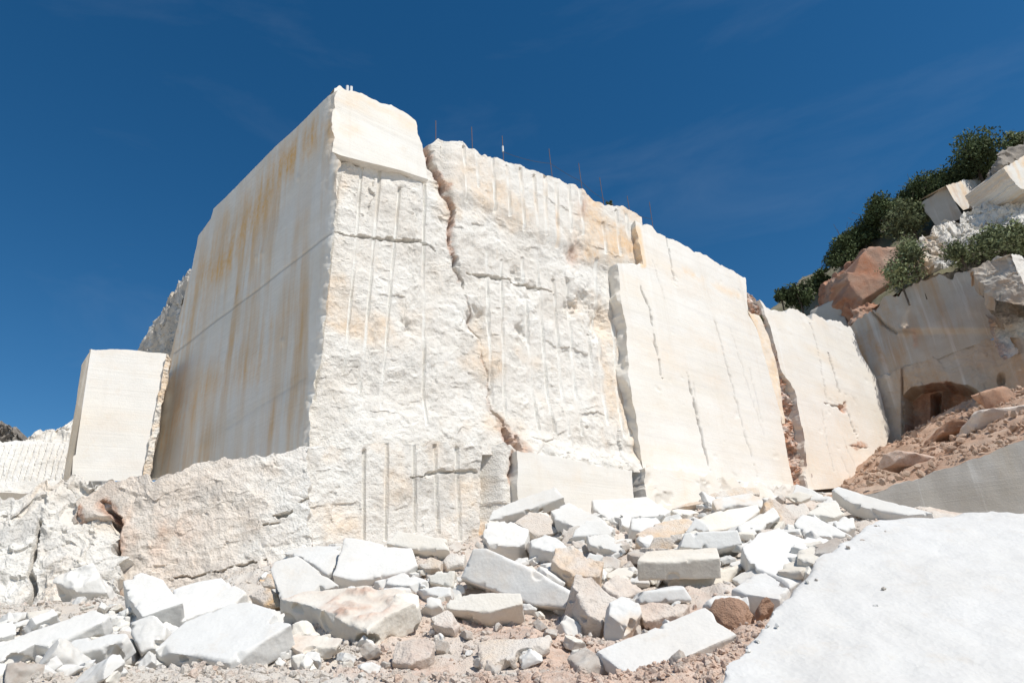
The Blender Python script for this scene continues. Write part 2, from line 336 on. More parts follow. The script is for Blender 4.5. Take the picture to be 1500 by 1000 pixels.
GA = [[(501, 229), (465, 581)], [(532, 238), (507, 543)], [(558, 246), (531, 572)], [(586, 275), (559, 598)], [(622, 262), (622, 623)]]
GB = [[(714, 369), (722, 591)], [(736, 381), (740, 615)], [(767, 377), (785, 630)], [(787, 367), (808, 634)], [(812, 410), (829, 638)], [(832, 413), (849, 638)], [(863, 490), (872, 572)], [(872, 381), (887, 622)], [(896, 395), (909, 640)], [(903, 395), (919, 640)]]
GC = [[(675, 217), (677, 298)], [(693, 217), (697, 277)], [(718, 234), (722, 310)], [(739, 245), (744, 317)], [(758, 250), (766, 337)], [(778, 261), (784, 337)], [(794, 262), (797, 344)], [(811, 273), (815, 361)], [(829, 273), (834, 340)], [(845, 277), (852, 344)], [(880, 330), (884, 372)], [(899, 312), (905, 375)], [(913, 318), (919, 378)]]
FIS = [(622, 208), (632, 240), (645, 275), (655, 300), (660, 350), (668, 392), (688, 440), (703, 490), (712, 540), (722, 600), (738, 636), (752, 665)]
BED1 = [(487, 335), (505, 343), (535, 347), (580, 350), (620, 355), (640, 366)]
BED2 = [(685, 400), (712, 402), (745, 408), (790, 420), (812, 428)]
STEP = [(640, 300), (700, 300), (760, 335), (820, 362), (870, 385), (935, 392)]
def d_rough(px, py, u, v):
    mpp = 0.022
    band = np.interp(px, [p[0] for p in STEP], [p[1] for p in STEP])       # smoother proud band near the top
    up = sstep(14, -14, py - band) * sstep(640, 660, px)
    gd = np.full(px.shape, 1e9)
    for g in GA + GB + GC: gd = np.minimum(gd, pdist(px, py, g) * mpp)
    near = np.exp(-(gd / 0.09) ** 2)
    h = relief(u, v, 0.150, 3, 1.0) * (1 - 0.4 * up) * (1 - 0.8 * near)
    h += 0.20 * up - 0.05
    low = sstep(560, 650, py); h += 0.22 * low * sstep(470, 520, px)
    h -= 0.16 * sstep(490, 560, py - 0.12 * (px - 480)) * sstep(600, 470, px) * 0.8
    wob = 6 * fbm(u, v, 33, .55, 4); f = pdist(px + wob, py, FIS); w = np.interp(py, [200, 280, 390, 420, 600, 640, 690], [2.2, .8, .7, .4, .3, 3, 6]) * (1 + 1.3 * fbm(u, v, 11, .35, 3))
    h -= np.interp(py, [380, 430, 600, 640], [.32, .1, .08, .35]) * sstep(w + 1.2, w * 0.4, f + 3.0 * fbm(u, v, 19, .5, 3))
    h += 0.16 * sstep(60, 5, px - np.interp(py, [p[1] for p in FIS], [p[0] for p in FIS])) * sstep(-3, 5, px - np.interp(py, [p[1] for p in FIS], [p[0] for p in FIS])) * sstep(420, 380, py)
    for b, ww in ((BED1, 2.0), (BED2, 1.6)):
        h -= 0.17 * crack(px, py, u, v, b, ww * 1.3, 2.0)
    for x0, y0, r, d in ((596, 236, 6, .12), (600, 480, 7, .15), (700, 470, 12, .3), (760, 410, 9, .2), (782, 425, 8, .2), (842, 370, 12, .25), (858, 440, 10, .25), (880, 470, 12, .25), (765, 485, 7, .2), (840, 450, 8, .25)):
        h -= d * np.exp(-((np.hypot((px - x0), (py - y0) * .6) + 5 * fbm(u, v, 7, .3, 3)) / r) ** 2)
    debris = sstep(26, -6, np.interp(px, [735, 800, 860, 935, 960], [652, 662, 676, 690, 694]) - py) * sstep(735, 780, px)
    h += debris * (0.28 + 0.12 * fbm(u, v, 21, .5, 4))
    s = np.abs(fbm(u, v, 31, 2.2, 2)); keep = np.clip(0.75 + 1.2 * fbm(u, v, 14, 1.2, 2), 0.25, 1)
    r = 0.05; groove = np.sqrt(np.clip(1 - (gd / r) ** 2, 0, 1))
    h = h - keep * 0.085 * groove
    k = pdist(px, py, corner); h -= 0.15 * np.exp(-k / 5) * np.clip(.4 + fbm(u, v, 6, .5, 3), 0, 1)
    return h
def a_rough(px, py, u, v):
    wob = 6 * fbm(u, v, 33, .55, 4); f = pdist(px + wob, py, FIS); w = np.interp(py, [200, 260, 400, 430, 600, 640, 690], [6, 3, 2.5, 1, 1, 12, 14])
    rust = 0.6 * sstep(w + 1, w * .3, f + 5 * fbm(u, v, 1, .4, 3)) * np.interp(py, [0, 400, 430, 600, 640], [1, 1, .35, .35, .9])
    rust = np.maximum(rust, 0.6 * np.exp(-(np.hypot(px - 841, (py - 372) * .55) / 9) ** 2))
    rust = np.maximum(rust, 0.5 * np.exp(-(np.hypot((px - 850), (py - 305) * .45) / 7) ** 2))
    n = np.clip(.55 + fbm(u, v, 9, 1.3, 4), 0, 1)
    oc = 0.95 * sstep(815, 880, px) * sstep(395, 370, py) * n
    oc = np.maximum(oc, 0.9 * sstep(14, 3, np.abs(px - np.interp(py, [380, 690], [902, 930]))) * sstep(375, 400, py) * n)
    oc = np.maximum(oc, 0.5 * n * sstep(.15, .5, fbm(u, v, 40, 2.5, 3)))
    oc = np.maximum(oc, 0.45 * np.exp(-(np.hypot(px - 690, py - 250) / 30) ** 2) * n)
    for g in GC:
        oc = np.maximum(oc, 0.55 * sstep(4, 1, pdist(px, py, g)) * n)
    g = np.zeros(px.shape)
    for b in (BED1, BED2): g = np.maximum(g, 0.4 * crack(px, py, u, v, b, 2.4, 2.0))
    g = np.maximum(g, 0.4 * sstep(.25, .55, fbm(u, v, 50, .5, 4)) * .5)
    gd = np.full(px.shape, 1e9)
    for q in GA + GB + GC: gd = np.minimum(gd, pdist(px, py, q) * .022)
    return dict(rust=rust, ochre=oc * .8, grime_shade=g, pale=.95 * sstep(.055, .035, gd) * np.clip(.65 + 1.2 * fbm(u, v, 14, .8, 3), .05, 1))
me = panel('drilled_face', [(497, 232), (560, 244), (612, 256), (620, 214), (640, 204), (652, 210), (672, 205), (690, 217), (712, 230), (738, 236), (760, 243), (782, 254), (806, 262), (830, 272), (850, 276), (868, 296), (892, 303), (912, 308), (936, 320)],
           [(450, 672), (560, 668), (720, 668), (800, 680), (945, 700)], A0 - 0.05 * N_R, N_R, left=corner[3:-1] + [(450, 672)], right=[(936, 320), (940, 385), (945, 500), (946, 700)], step=1.45, disp=d_rough, attrs=a_rough, depth=4, skirts='T', rim=0.10)
part('drilled_face', me, M['rough'], tall)
def d_cap(px, py, u, v): return 0.02 * fbm(u, v, .7, 1.5, 3) - 0.05 * sstep(0.1, .5, fbm(u, v, 9, .6, 3)) * sstep(18, 0, pdist(px, py, corner)) - 0.006 * facets(u, v, .3, 5)
def a_cap(px, py, u, v):
    n = np.clip(.6 + fbm(u * .6, v * 2, 9, .8, 4), 0, 1)
    return dict(ochre=n * 0.55 * np.maximum(np.exp(-(pdist(px, py, [(500, 140), (560, 165), (605, 180)]) / 12) ** 2), .7 * np.exp(-(np.hypot(px - 515, (py - 190) * 1.4) / 18) ** 2)))
me = panel('cap_block', [(490, 130), (497, 126), (512, 131), (540, 143), (572, 152), (592, 165), (608, 175), (612, 190)], [(485, 222), (500, 228), (540, 238), (590, 250), (628, 263)], A0 + 0.16 * N_R, N_R,
           left=corner[:3] + [(485, 222)], right=[(612, 190), (618, 215), (628, 263)], step=1.8, disp=d_cap, attrs=a_cap, depth=3, skirts='TRB', rim=0.07)
part('cap_block', me, M['sawn'], tall)

# smooth sawn wall, first stretch
ws = empty('sawn_rock_face', on_plane(np.array(1040.), np.array(700.), A0, N_R) + np.array([-1, 1, -1.0]), 'broad smooth sawn cream wall with thin dark cracks, beside the drilled block', 'rock face')
CR1 = [[(938, 420), (952, 455), (962, 510), (970, 555)], [(1007, 546), (1018, 595), (1029, 640), (1040, 690)], [(1047, 470), (1058, 510), (1073, 560), (1090, 630), (1110, 700)], [(976, 345), (982, 375), (988, 412)], [(1016, 560), (1030, 640)], [(955, 380), (975, 440)], [(1070, 480), (1120, 640)], [(1098, 540), (1118, 620)]]
CW1 = [1.5, 1.9, 0.9, 1.2, .6, .5, .5, .5]
def cracks(CR, CW):
    def d(px, py, u, v):
        h = 0.035 * fbm(u, v, .3, 3, 3) + 0.008 * facets(u, v, 1.1, 3) + .004 * fbm(u, v, 3, .15, 3)
        for c, w in zip(CR, CW): h -= 0.05 * min(w, 1.5) * crack(px, py, u, v, c, w * .7, 6.0, 1.6)
        return h - .02 * sstep(.75, .82, fbm(u, v, 20, .7, 4))
    def a(px, py, u, v):
        g = np.zeros(px.shape)
        for c, w in zip(CR, CW): g = np.maximum(g, min(1, .45 * w) * crack(px, py, u, v, c, w * .8, 6.0, 1.6))
        n = np.clip(fbm(u * .3, v * 1.1, 4, 1.2, 4), 0, 1)
        oc = .22 * n + 0.22 * sstep(1120, 1160, px) * sstep(520, 650, py)
        oc = np.maximum(oc, .5 * np.exp(-(pdist(px, py, [(1000, 395), (1050, 420), (1085, 435)]) / 6) ** 2) * np.clip(.6 + fbm(u, v, 2, .6, 3), 0, 1))
        return dict(grime_shade=g * .8, ochre=oc, rust=np.zeros(px.shape))
    return d, a
d1, a1 = cracks(CR1, CW1)
def a1b(px, py, u, v):
    r = a1(px, py, u, v); l = pdist(px, py, [(934, 335), (943, 388)]); r['ochre'] = np.maximum(r['ochre'], .8 * sstep(7, 2, l)); return r
me = panel('wall_face', [(930, 322), (940, 328), (955, 330), (962, 340), (985, 348), (1000, 358), (1020, 366), (1050, 384), (1075, 398), (1092, 408)], [(943, 690), (1040, 700), (1162, 716)], A0 + 0.38 * N_R, N_R,
           left=[(930, 322), (942, 388), (906, 386), (908, 430), (917, 480), (922, 560), (934, 630), (943, 690)], right=[(1092, 408), (1096, 461), (1108, 480), (1143, 603), (1162, 716)], step=1.7, disp=d1, attrs=a1b, depth=3, rim=0.06, rough_skirt=.14)
part('wall_face', me, M['sawn'], ws)
def a_side(px, py, u, v): return dict(ochre=np.full(px.shape, .75), rust=.25 * np.clip(fbm(u, v, 3, .6, 3), 0, 1))

# fissure filled with rusty broken rock, between the two sawn walls
fr = panel('rusty_fissure', [(1092, 420), (1102, 424), (1114, 440)], [(1150, 716), (1192, 714)], A0 + 0.22 * N_R, N_R, left=[(1092, 420), (1108, 470), (1135, 560), (1150, 716)], right=[(1114, 440), (1140, 520), (1165, 580), (1192, 714)], step=1.5,
           disp=lambda px, py, u, v: relief(u, v * 1.7, .45, 23, .8) - .3, attrs=lambda px, py, u, v: dict(rust=np.clip(.8 + .8 * fbm(u, v * 2, 3, .8, 4), 0, 1), grime_shade=.7 * sstep(.1, .4, fbm(u, v * 2, 8, .4, 4))), depth=2, skirts='T')
tag(link('fissure_rock', fr, M['rough']), 'rusty brown broken rock filling the tall fissure between two sawn walls', 'rock')
pl = panel('pilaster', [(1096, 458), (1112, 462)], [(1146, 620), (1150, 620)], A0 + 0.27 * N_R, N_R, left=[(1096, 458), (1108, 480), (1146, 620)], right=[(1112, 462), (1126, 490), (1140, 545), (1150, 620)], step=1.4,
           disp=lambda px, py, u, v: .04 * fbm(u, v, 3, .7, 3), attrs=lambda px, py, u, v: dict(ochre=.5 + .3 * fbm(u, v, 2, .8, 3)), depth=1.2)
tag(link('stone_rib', pl, M['sawn']), 'narrow tan rib of stone along the rusty fissure', 'rock')

# smooth sawn wall, second stretch
CR2 = [[(1125, 482), (1137, 520), (1141, 550)], [(1186, 470), (1195, 500), (1203, 540), (1212, 590)], [(1213, 517), (1222, 545), (1230, 575)], [(1207, 590), (1222, 594), (1236, 597)], [(1240, 600), (1250, 625), (1258, 645)], [(1245, 652), (1270, 656)], [(1205, 600), (1212, 650), (1222, 690)], [(1235, 640), (1262, 705)], [(1232, 668), (1245, 700)]]
CW2 = [1.8, .8, 1.3, 2.0, 1.3, 1.8, .7, .5, .5]
d2, a2 = cracks(CR2, CW2)
def a2b(px, py, u, v):
    r = a2(px, py, u, v); k = fbm(u, v, 3, .5, 3)
    r['rust'] = .8 * np.maximum(sstep(9, 4, np.hypot(px - 1236, py - 597) + 5 * k), sstep(6, 2, np.hypot((px - 1258) * .4, py - 652) + 4 * k))
    r['ochre'] = np.maximum(r['ochre'], .35 * sstep(1230, 1300, px) * sstep(560, 650, py)); return r
def d2b(px, py, u, v): return d2(px, py, u, v) - .22 * np.maximum(sstep(8, 2, np.hypot(px - 1236, py - 597) + 5 * fbm(u, v, 3, .5, 3)), 0)
w2 = empty('sawn_rock_face', on_plane(np.array(1230.), np.array(705.), A0, N_R) + np.array([-1, 1, -1.0]), 'smooth sawn cream wall with a rusty forked crack, ending at the shaded cliff', 'rock face')
me = panel('wall_face', [(1114, 440), (1122, 450), (1145, 458), (1152, 450), (1170, 455), (1188, 466), (1190, 460), (1215, 468), (1235, 473), (1247, 477)], [(1182, 718), (1230, 714), (1283, 712)], A0 + 0.25 * N_R, N_R,
           left=[(1114, 440), (1128, 478), (1145, 544), (1165, 572), (1181, 657), (1182, 718)], right=[(1247, 477), (1262, 520), (1283, 555), (1303, 632), (1290, 680), (1283, 712)], step=1.6, disp=d2b, attrs=a2b, depth=4, rim=.12)
part('wall_face', me, M['sawn'], w2)

# lower bench under the right-hand wall
def d_low(px, py, u, v): return .02 * fbm(u, v, 2, 1.5, 3) + .006 * facets(u, v, .9, 4)
lb = empty('rock_bench', on_plane(np.array(850.), np.array(735.), A0, N_R) + np.array([-.5, 1, -1.0]), 'low smooth grey-white bench at the foot of the drilled block', 'rock ledge')
part('bench_face', panel('bench_face', [(758, 660), (800, 666), (860, 676), (926, 690)], [(758, 775), (930, 770)], A0 + 0.58 * N_R, N_R, step=1.9, disp=d_low, attrs=lambda px, py, u, v: dict(grime_shade=.08 * np.ones(px.shape), ochre=.2 * np.clip(fbm(u, v, 2, 1, 3), 0, 1)), depth=1.2), M['sawn'], lb)
me = panel('bench_face', [(946, 684), (1000, 690), (1060, 700), (1120, 708), (1172, 712)], [(946, 775), (1185, 765)], A0 + 0.75 * N_R, N_R, step=1.9, disp=lambda px, py, u, v: d_low(px, py, u, v) - .05 * sstep(.1, .4, fbm(u, v, 5, .8, 4)), attrs=lambda px, py, u, v: dict(grime_shade=.2 * sstep(.1, .5, fbm(u, v, 5, .8, 4)), ochre=.3 * np.clip(fbm(u, v, 2, 1, 3), 0, 1)), depth=1.6, rim=.1)
tag(link('rock_bench', me, M['sawn']), 'low smooth bench below the cracked sawn wall, behind the slab heap', 'rock ledge')
me = panel('gap', [(922, 684), (948, 684)], [(922, 772), (950, 772)], A0 - 0.1 * N_R, N_R, step=1.8, disp=lambda px, py, u, v: relief(u, v, .12, 5, .5), attrs=lambda px, py, u, v: dict(ochre=.8 + 0 * px), depth=1, skirts='')
tag(link('joint_rock', me, M['rough']), 'tan rough rock in the open joint between the two low benches', 'rock')

# drilled ledge in front of the block foot
GL = [[(533, 662), (533, 790)], [(567, 650), (565, 790)], [(606, 648), (608, 778)], [(637, 655), (642, 780)], [(669, 657), (674, 790)]]
def d_led(px, py, u, v):
    gd = np.full(px.shape, 1e9)
    for g in GL: gd = np.minimum(gd, pdist(px, py, g) * .0185)
    h = relief(u, v, .13, 31, .85) * (1 - .85 * np.exp(-(gd / .13) ** 2)) - .09 * np.sqrt(np.clip(1 - (gd / .055) ** 2, 0, 1))
    h -= .12 * crack(px, py, u, v, [(600, 700), (625, 695), (650, 690), (700, 688)], 3, 5.0, 4)
    k = sstep(703, 712, px + 3 * fbm(u, v, 5, .5, 3)); h -= .45 * k * sstep(735, 715, px) ; h += .12 * sstep(712, 722, px)*sstep(760,735,px)
    p = sstep(9, 3, np.hypot(px - 752, (py - 685) * .33) + 6 * fbm(u, v, 3, .4, 3)); h -= .4 * p
    return h
def a_led(px, py, u, v):
    p = sstep(12, 5, np.hypot(px - 752, (py - 685) * .33) + 5 * fbm(u, v, 3, .4, 3))
    return dict(rust=.85 * p, ochre=np.maximum(.5 * np.clip(fbm(u, v, 60, 1.2, 4), 0, 1), .6 * sstep(12, 4, np.hypot(px - 715, (py - 775) * .5))), grime_shade=.25 * sstep(.1, .5, fbm(u, v, 44, .6, 4)), pale=.6 * sstep(3.2, 2.2, np.min([pdist(px, py, q) for q in GL], axis=0)) * np.clip(.6 + fbm(u, v, 14, .6, 3), 0, 1))
led = empty('stone_ledge', A0 + np.array([-1.5, -.3, -3.0]), 'rough cream ledge with drill grooves and pinkish patches at the foot of the tall block', 'rock ledge')
me = panel('drilled_face', [(446, 658), (520, 655), (560, 648), (640, 648), (700, 652), (735, 650), (764, 662)], [(446, 812), (560, 805), (764, 790)], A0 + 0.22 * N_R, N_R, step=1.6, disp=d_led, attrs=a_led, depth=1.2, skirts='TR', rim=.08)
part('drilled_face', me, M['rough'], led)
N_LED = nrm(171, 6); PL_ = A0 + 0.25 * N_R + np.array([0, -.05, 0])
def d_led2(px, py, u, v):
    h = relief(u, v, .16, 41, 1.0)
    for c, w, d in (([(440, 730), (455, 725), (480, 738)], 3, .15), ([(398, 756), (430, 748)], 3, .2), ([(385, 770), (408, 766)], 3, .15), ([(258, 846), (330, 838), (390, 818)], 2, .15), ([(118, 742), (122, 780), (126, 815)], 4.5, .8), ([(150, 735), (165, 755), (180, 765)], 5, .35), ([(158, 790), (160, 845)], 2, .3)):
        h -= d * crack(px, py, u, v, c, w * 1.2, 3.0, 5)
    h -= .45 * sstep(180, 168, px + 8 * fbm(u, v, 9, .6, 3)) * sstep(758, 772, py + 8 * fbm(u, v, 12, .6, 3)) * sstep(124, 134, px)
    h += .1 * np.exp(-(np.hypot(px - 138, (py - 755)) / 18) ** 2) + .35 * np.exp(-(np.hypot(px - 145, (py - 825) * .7) / 13) ** 2)
    return h
def a_led2(px, py, u, v):
    k = fbm(u, v, 3, .5, 4)
    rust = .8 * sstep(7, 3, pdist(px, py, [(120, 742), (124, 780), (126, 815)]) + 4 * k) + .7 * sstep(12, 5, pdist(px, py, [(150, 735), (165, 755), (178, 762)]) + 6 * k) + .8 * sstep(190, 168, px + 10 * k) * sstep(758, 772, py) * sstep(125, 132, px)
    oc = np.clip(.4 + 1.2 * k, 0, 1) * .62 * np.maximum.reduce([np.exp(-(np.hypot((px - 225) * .7, py - 780) / 45) ** 2), .7 * np.exp(-(np.hypot(px - 440, py - 670) / 25) ** 2), .3 * sstep(.0, .5, fbm(u, v, 77, 1.5, 3))])
    return dict(rust=np.clip(rust, 0, 1), ochre=oc, pale=.75 * sstep(330, 450, px + 60 * k), grime_shade=.3 * sstep(.1, .5, fbm(u, v, 44, .7, 4)))
M['ledge'] = stone('pinkish_ledge_limestone', (0.71, 0.65, 0.575), (0.64, 0.55, 0.46), .7, ochre=(0.60, 0.39, 0.27))
me = panel('broken_face', [(108, 728), (150, 712), (205, 700), (250, 690), (310, 672), (318, 668), (345, 674), (400, 664), (450, 658)], [(108, 872), (260, 880), (452, 815)], PL_, N_LED, step=1.6, disp=d_led2, attrs=a_led2, depth=4, skirts='TLR', rim=.14)
part('broken_face', me, M['ledge'], led)

# left: free-standing sawn slab, dark wall behind it, low rock, far white face
N_S = nrm(150); PS = at(225, 600, 23.4)
blk = empty('sawn_block', PS + np.array([-1.2, .5, -3.4]), 'upright smooth white sawn block standing left of the streaked side', 'stone block')
part('front_face', panel('front_face', [(133, 512), (180, 513), (215, 516), (246, 517)], [(105, 704), (160, 704), (214, 704)], PS, N_S, left=[(133, 512), (120, 600), (112, 655), (113, 664), (107, 668), (105, 704)], step=2, disp=d_low, attrs=lambda px, py, u, v: dict(grime_shade=.05 + 0 * px, ochre=.2 * np.clip(fbm(u * .3, v, 2, 1, 3), 0, 1)), depth=4, skirts='TR', rim=.05), M['sawnw'], blk)
PS2 = on_plane(np.array(120.), np.array(600.), PS, N_S)
part('shaded_end', panel('shaded_end', [(119, 534), (133, 512)], [(92, 700), (106, 704)], PS2, nrm(248), left=[(119, 534), (112, 590), (94, 690), (92, 704)], right=[(133, 512), (120, 600), (105, 704)], step=1.6, disp=d_low, depth=2, skirts=''), M['grey'], blk)  # end in shade: grey stone on the white block puts shade into colour
me = panel('crack_rock', [(244, 520), (251, 520)], [(208, 704), (217, 704)], PS + .10 * N_S, N_S, step=1.4, disp=lambda px, py, u, v: relief(u, v, .14, 8, .4), attrs=lambda px, py, u, v: dict(ochre=.6 * np.clip(.5 + fbm(u, v, 3, .4, 3), 0, 1)), depth=1, rim=.2)
tag(link('joint_rock', me, M['rough']), 'strip of crumbly cream rock between the upright block and streaked side', 'rock')
me = panel('far_wall', [(208, 512), (222, 482), (236, 462), (250, 430), (262, 412), (285, 385)], [(204, 540), (290, 540)], at(250, 500, 31), nrm(222), step=1.6, disp=lambda px, py, u, v: relief(u, v, .3, 18, .8), attrs=lambda px, py, u, v: dict(grime_shade=.4 * np.clip(.3 + fbm(u, v, 3, .7, 3), 0, 1)), depth=3, rim=.35)
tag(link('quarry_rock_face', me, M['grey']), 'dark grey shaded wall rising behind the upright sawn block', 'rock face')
GF = [[(x + 18, 640 + .1 * (90 - x)), (x, 702)] for x in range(-20, 100, 9)]
def d_far(px, py, u, v):
    gd = np.full(px.shape, 1e9)
    for g in GF: gd = np.minimum(gd, pdist(px, py, g))
    return relief(u, v, .5, 12, 1.4) * sstep(655, 620, py) + relief(u, v, .15, 14, 1) - .06 * sstep(1.2, .3, gd) - 1.2 * sstep(650, 620, py)
me = panel('far_face', [(-60, 640), (0, 641), (20, 625), (45, 610), (70, 602), (88, 594), (125, 585)], [(-60, 720), (130, 720)], at(50, 690, 36), nrm(165, 25), step=1.6, disp=d_far, depth=4, rim=.25)
tag(link('quarry_rock_face', me, M['rough']), 'distant low white rock face with close parallel drill lines', 'rock face')
me = panel('far_rocks', [(-60, 618), (-10, 622), (8, 620), (28, 632)], [(-60, 660), (32, 655)], at(5, 640, 42), nrm(170, 10), step=1.2, disp=lambda px, py, u, v: relief(u, v, 1.0, 12, 1), depth=4, rim=.5)
tag(link('far_rocks', me, M['dark']), 'dark brown rocks behind the distant white face', 'rock')
def d_ll(px, py, u, v):
    return relief(u, v, .4, 51, 1.1) - .3 * sstep(5, 1, pdist(px, py, [(58, 760), (48, 800), (42, 830)]) + 3 * fbm(u, v, 3, .5, 3)) - .3 * sstep(6, 1, pdist(px, py, [(42, 838), (48, 860), (40, 878)]) + 3 * fbm(u, v, 3, .5, 3))
me = panel('low_rock', [(-80, 722), (0, 705), (60, 702), (120, 705), (165, 708)], [(-80, 905), (60, 905), (165, 880)], at(60, 800, 16.6), nrm(165, 24), step=1.7, disp=d_ll, attrs=lambda px, py, u, v: dict(ochre=.3 * np.clip(fbm(u, v, 3, .8, 3), 0, 1), grime_shade=.3 * sstep(.1, .5, fbm(u, v, 44, .7, 4))), depth=5, rim=.3)
tag(link('rock_shelf', me, M['rough']), 'low broken white rock shelf beside the rusty notch', 'rock ledge')

# right: shaded cliff with a cave, blocks above it
E0 = on_plane(np.array(1290.), np.array(600.), A0, N_R) + .3 * N_R; N_S2 = nrm(222)
cl = empty('shaded_cliff', E0 + np.array([2, -1, -3.0]), 'weathered grey-ochre shaded cliff with a low arched cave at its foot', 'rock face')
def a_cl(px, py, u, v):
    return dict(grime_shade=.45 * np.exp(-(pdist(px, py, [(1268, 445), (1290, 470), (1312, 486), (1340, 487)]) / 1.6) ** 2), ochre=.7 * np.clip(.3 + fbm(u * 2.2, v * .4, 3, 1, 4), 0, 1) * sstep(1400, 1270, px), rust=.5 * np.exp(-(pdist(px, py, [(1338, 485), (1340, 505)]) / 4) ** 2))
def d_cl(px, py, u, v):
    h = .06 * fbm(u, v, 2, 2, 3) - .15 - .25 * np.exp(-(pdist(px, py, [(1268, 445), (1290, 470), (1312, 486)]) / 2) ** 2)
    return h + .25 * sstep(-6, 4, np.interp(px, [1260, 1312, 1345], [440, 486, 484]) - py) + .3 * np.exp(-(np.hypot(px - 1326, py - 484) / 6) ** 2) 
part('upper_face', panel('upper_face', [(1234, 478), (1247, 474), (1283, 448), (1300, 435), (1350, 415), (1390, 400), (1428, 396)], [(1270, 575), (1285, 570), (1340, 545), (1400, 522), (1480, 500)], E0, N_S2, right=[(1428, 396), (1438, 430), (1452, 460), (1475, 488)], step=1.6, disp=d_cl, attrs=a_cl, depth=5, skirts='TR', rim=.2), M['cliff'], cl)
ARCH = [(1322, 640), (1324, 580), (1338, 568), (1360, 559), (1385, 556), (1405, 560), (1425, 570), (1438, 580), (1470, 600), (1470, 660), (1322, 660)]
def d_cv(px, py, u, v):
    i = inpoly(px, py, ARCH) + 6 * fbm(u, v, 4, 1.3, 4)
    h = relief(u, v, .2, 9, 1.6) - .22
    h -= 1.6 * sstep(1.0, -2.0, i) + 1.5 * sstep(-4, -9, i) * sstep(1366, 1362, px) * sstep(1350, 1354, px) + .8 * sstep(1362, 1380, px) * sstep(0, -6, i)
    h += .35 * sstep(1460, 1490, px) - 0.25 * sstep(1, 0, np.abs(px - 1320) * .5) - .5 * sstep(8, 2, np.hypot(px - 1466, (py - 555) * .6))
    return h
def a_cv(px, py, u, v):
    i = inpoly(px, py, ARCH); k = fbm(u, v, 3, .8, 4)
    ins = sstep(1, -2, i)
    return dict(rust=ins * np.clip(.85 + k, 0, 1) * sstep(1440, 1370, px) + .35 * ins, grime_shade=ins * .3, ochre=.45 * np.clip(.4 + fbm(u, v, 13, 2, 4), 0, 1) * (1 - ins))  # inside of the arch is rustier and darker
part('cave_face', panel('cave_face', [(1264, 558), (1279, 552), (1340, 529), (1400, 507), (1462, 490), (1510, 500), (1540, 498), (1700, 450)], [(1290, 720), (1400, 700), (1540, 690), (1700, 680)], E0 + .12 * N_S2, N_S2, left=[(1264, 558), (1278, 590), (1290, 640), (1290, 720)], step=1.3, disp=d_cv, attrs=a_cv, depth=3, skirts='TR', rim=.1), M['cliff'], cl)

me = panel('rough_band', [(1340, 360), (1380, 330), (1412, 310), (1495, 280), (1550, 266)], [(1340, 400), (1420, 400), (1500, 388), (1550, 380)], at(1440, 350, 47), nrm(190, 25), step=1.3, disp=lambda px, py, u, v: relief(u, v, .9, 71, 1.3), attrs=lambda px, py, u, v: dict(ochre=.8 * sstep(1400, 1350, px) * np.clip(.5 + fbm(u, v, 3, 1.5, 3), 0, 1), grime_shade=.35 * np.clip(.3 + fbm(u, v, 9, 1, 3), 0, 1)), depth=5, rim=.4)
tag(link('rough_terrace', me, M['rough']), 'grey-white chiselled rock terrace among shrubs on the hillside', 'rock ledge')

# ------------------------------------------------------------------ rocks: distance fields turned into surfaces
def snets(S, o, h):
    nx, ny, nz = S.shape; I = S < 0; C = np.zeros((nx - 1, ny - 1, nz - 1), np.float32); Ac = np.zeros((nx - 1, ny - 1, nz - 1, 3), np.float32)
    sh = (nx - 1, ny - 1, nz - 1); quads = []
    gi = np.meshgrid(*[np.arange(k, dtype=np.float32) for k in sh], indexing='ij')
    cr = []
    for ax in range(3):
        lo = [slice(None)] * 3; hi = [slice(None)] * 3; lo[ax] = slice(0, -1); hi[ax] = slice(1, None)
        a = S[tuple(lo)]; b = S[tuple(hi)]; x = (a < 0) != (b < 0); t = np.where(x, a / np.where(x, a - b, 1), 0); cr.append((x, a < 0))
        o1, o2 = [k for k in range(3) if k != ax]
        for d1 in (0, 1):
            for d2 in (0, 1):
                sl = [slice(None)] * 3; sl[o1] = slice(d1, sh[o1] + d1); sl[o2] = slice(d2, sh[o2] + d2); sl = tuple(sl)
                xx = x[sl].astype(np.float32); C += xx
                Ac[..., ax] += xx * (gi[ax] + t[sl]); Ac[..., o1] += xx * (gi[o1] + d1); Ac[..., o2] += xx * (gi[o2] + d2)
    mk = C > 0; ids = np.full(sh, -1, np.int32); ids[mk] = np.arange(mk.sum()); V = Ac[mk] / C[mk][:, None] * h + o
    for ax in range(3):
        x, ins = cr[ax]; b1, b2 = (ax + 1) % 3, (ax + 2) % 3
        sl = [slice(None)] * 3; sl[b1] = slice(1, -1); sl[b2] = slice(1, -1); w = np.argwhere(x[tuple(sl)])
        w[:, b1] += 1; w[:, b2] += 1
        f = ins[tuple(w.T)]; q = []
        for e1, e2 in ((-1, -1), (0, -1), (0, 0), (-1, 0)):
            c = w.copy(); c[:, b1] += e1; c[:, b2] += e2; q.append(ids[tuple(c.T)])
        q = np.stack(q, 1); q[~f] = q[~f][:, ::-1]; quads.append(q)
    return V, np.concatenate(quads)
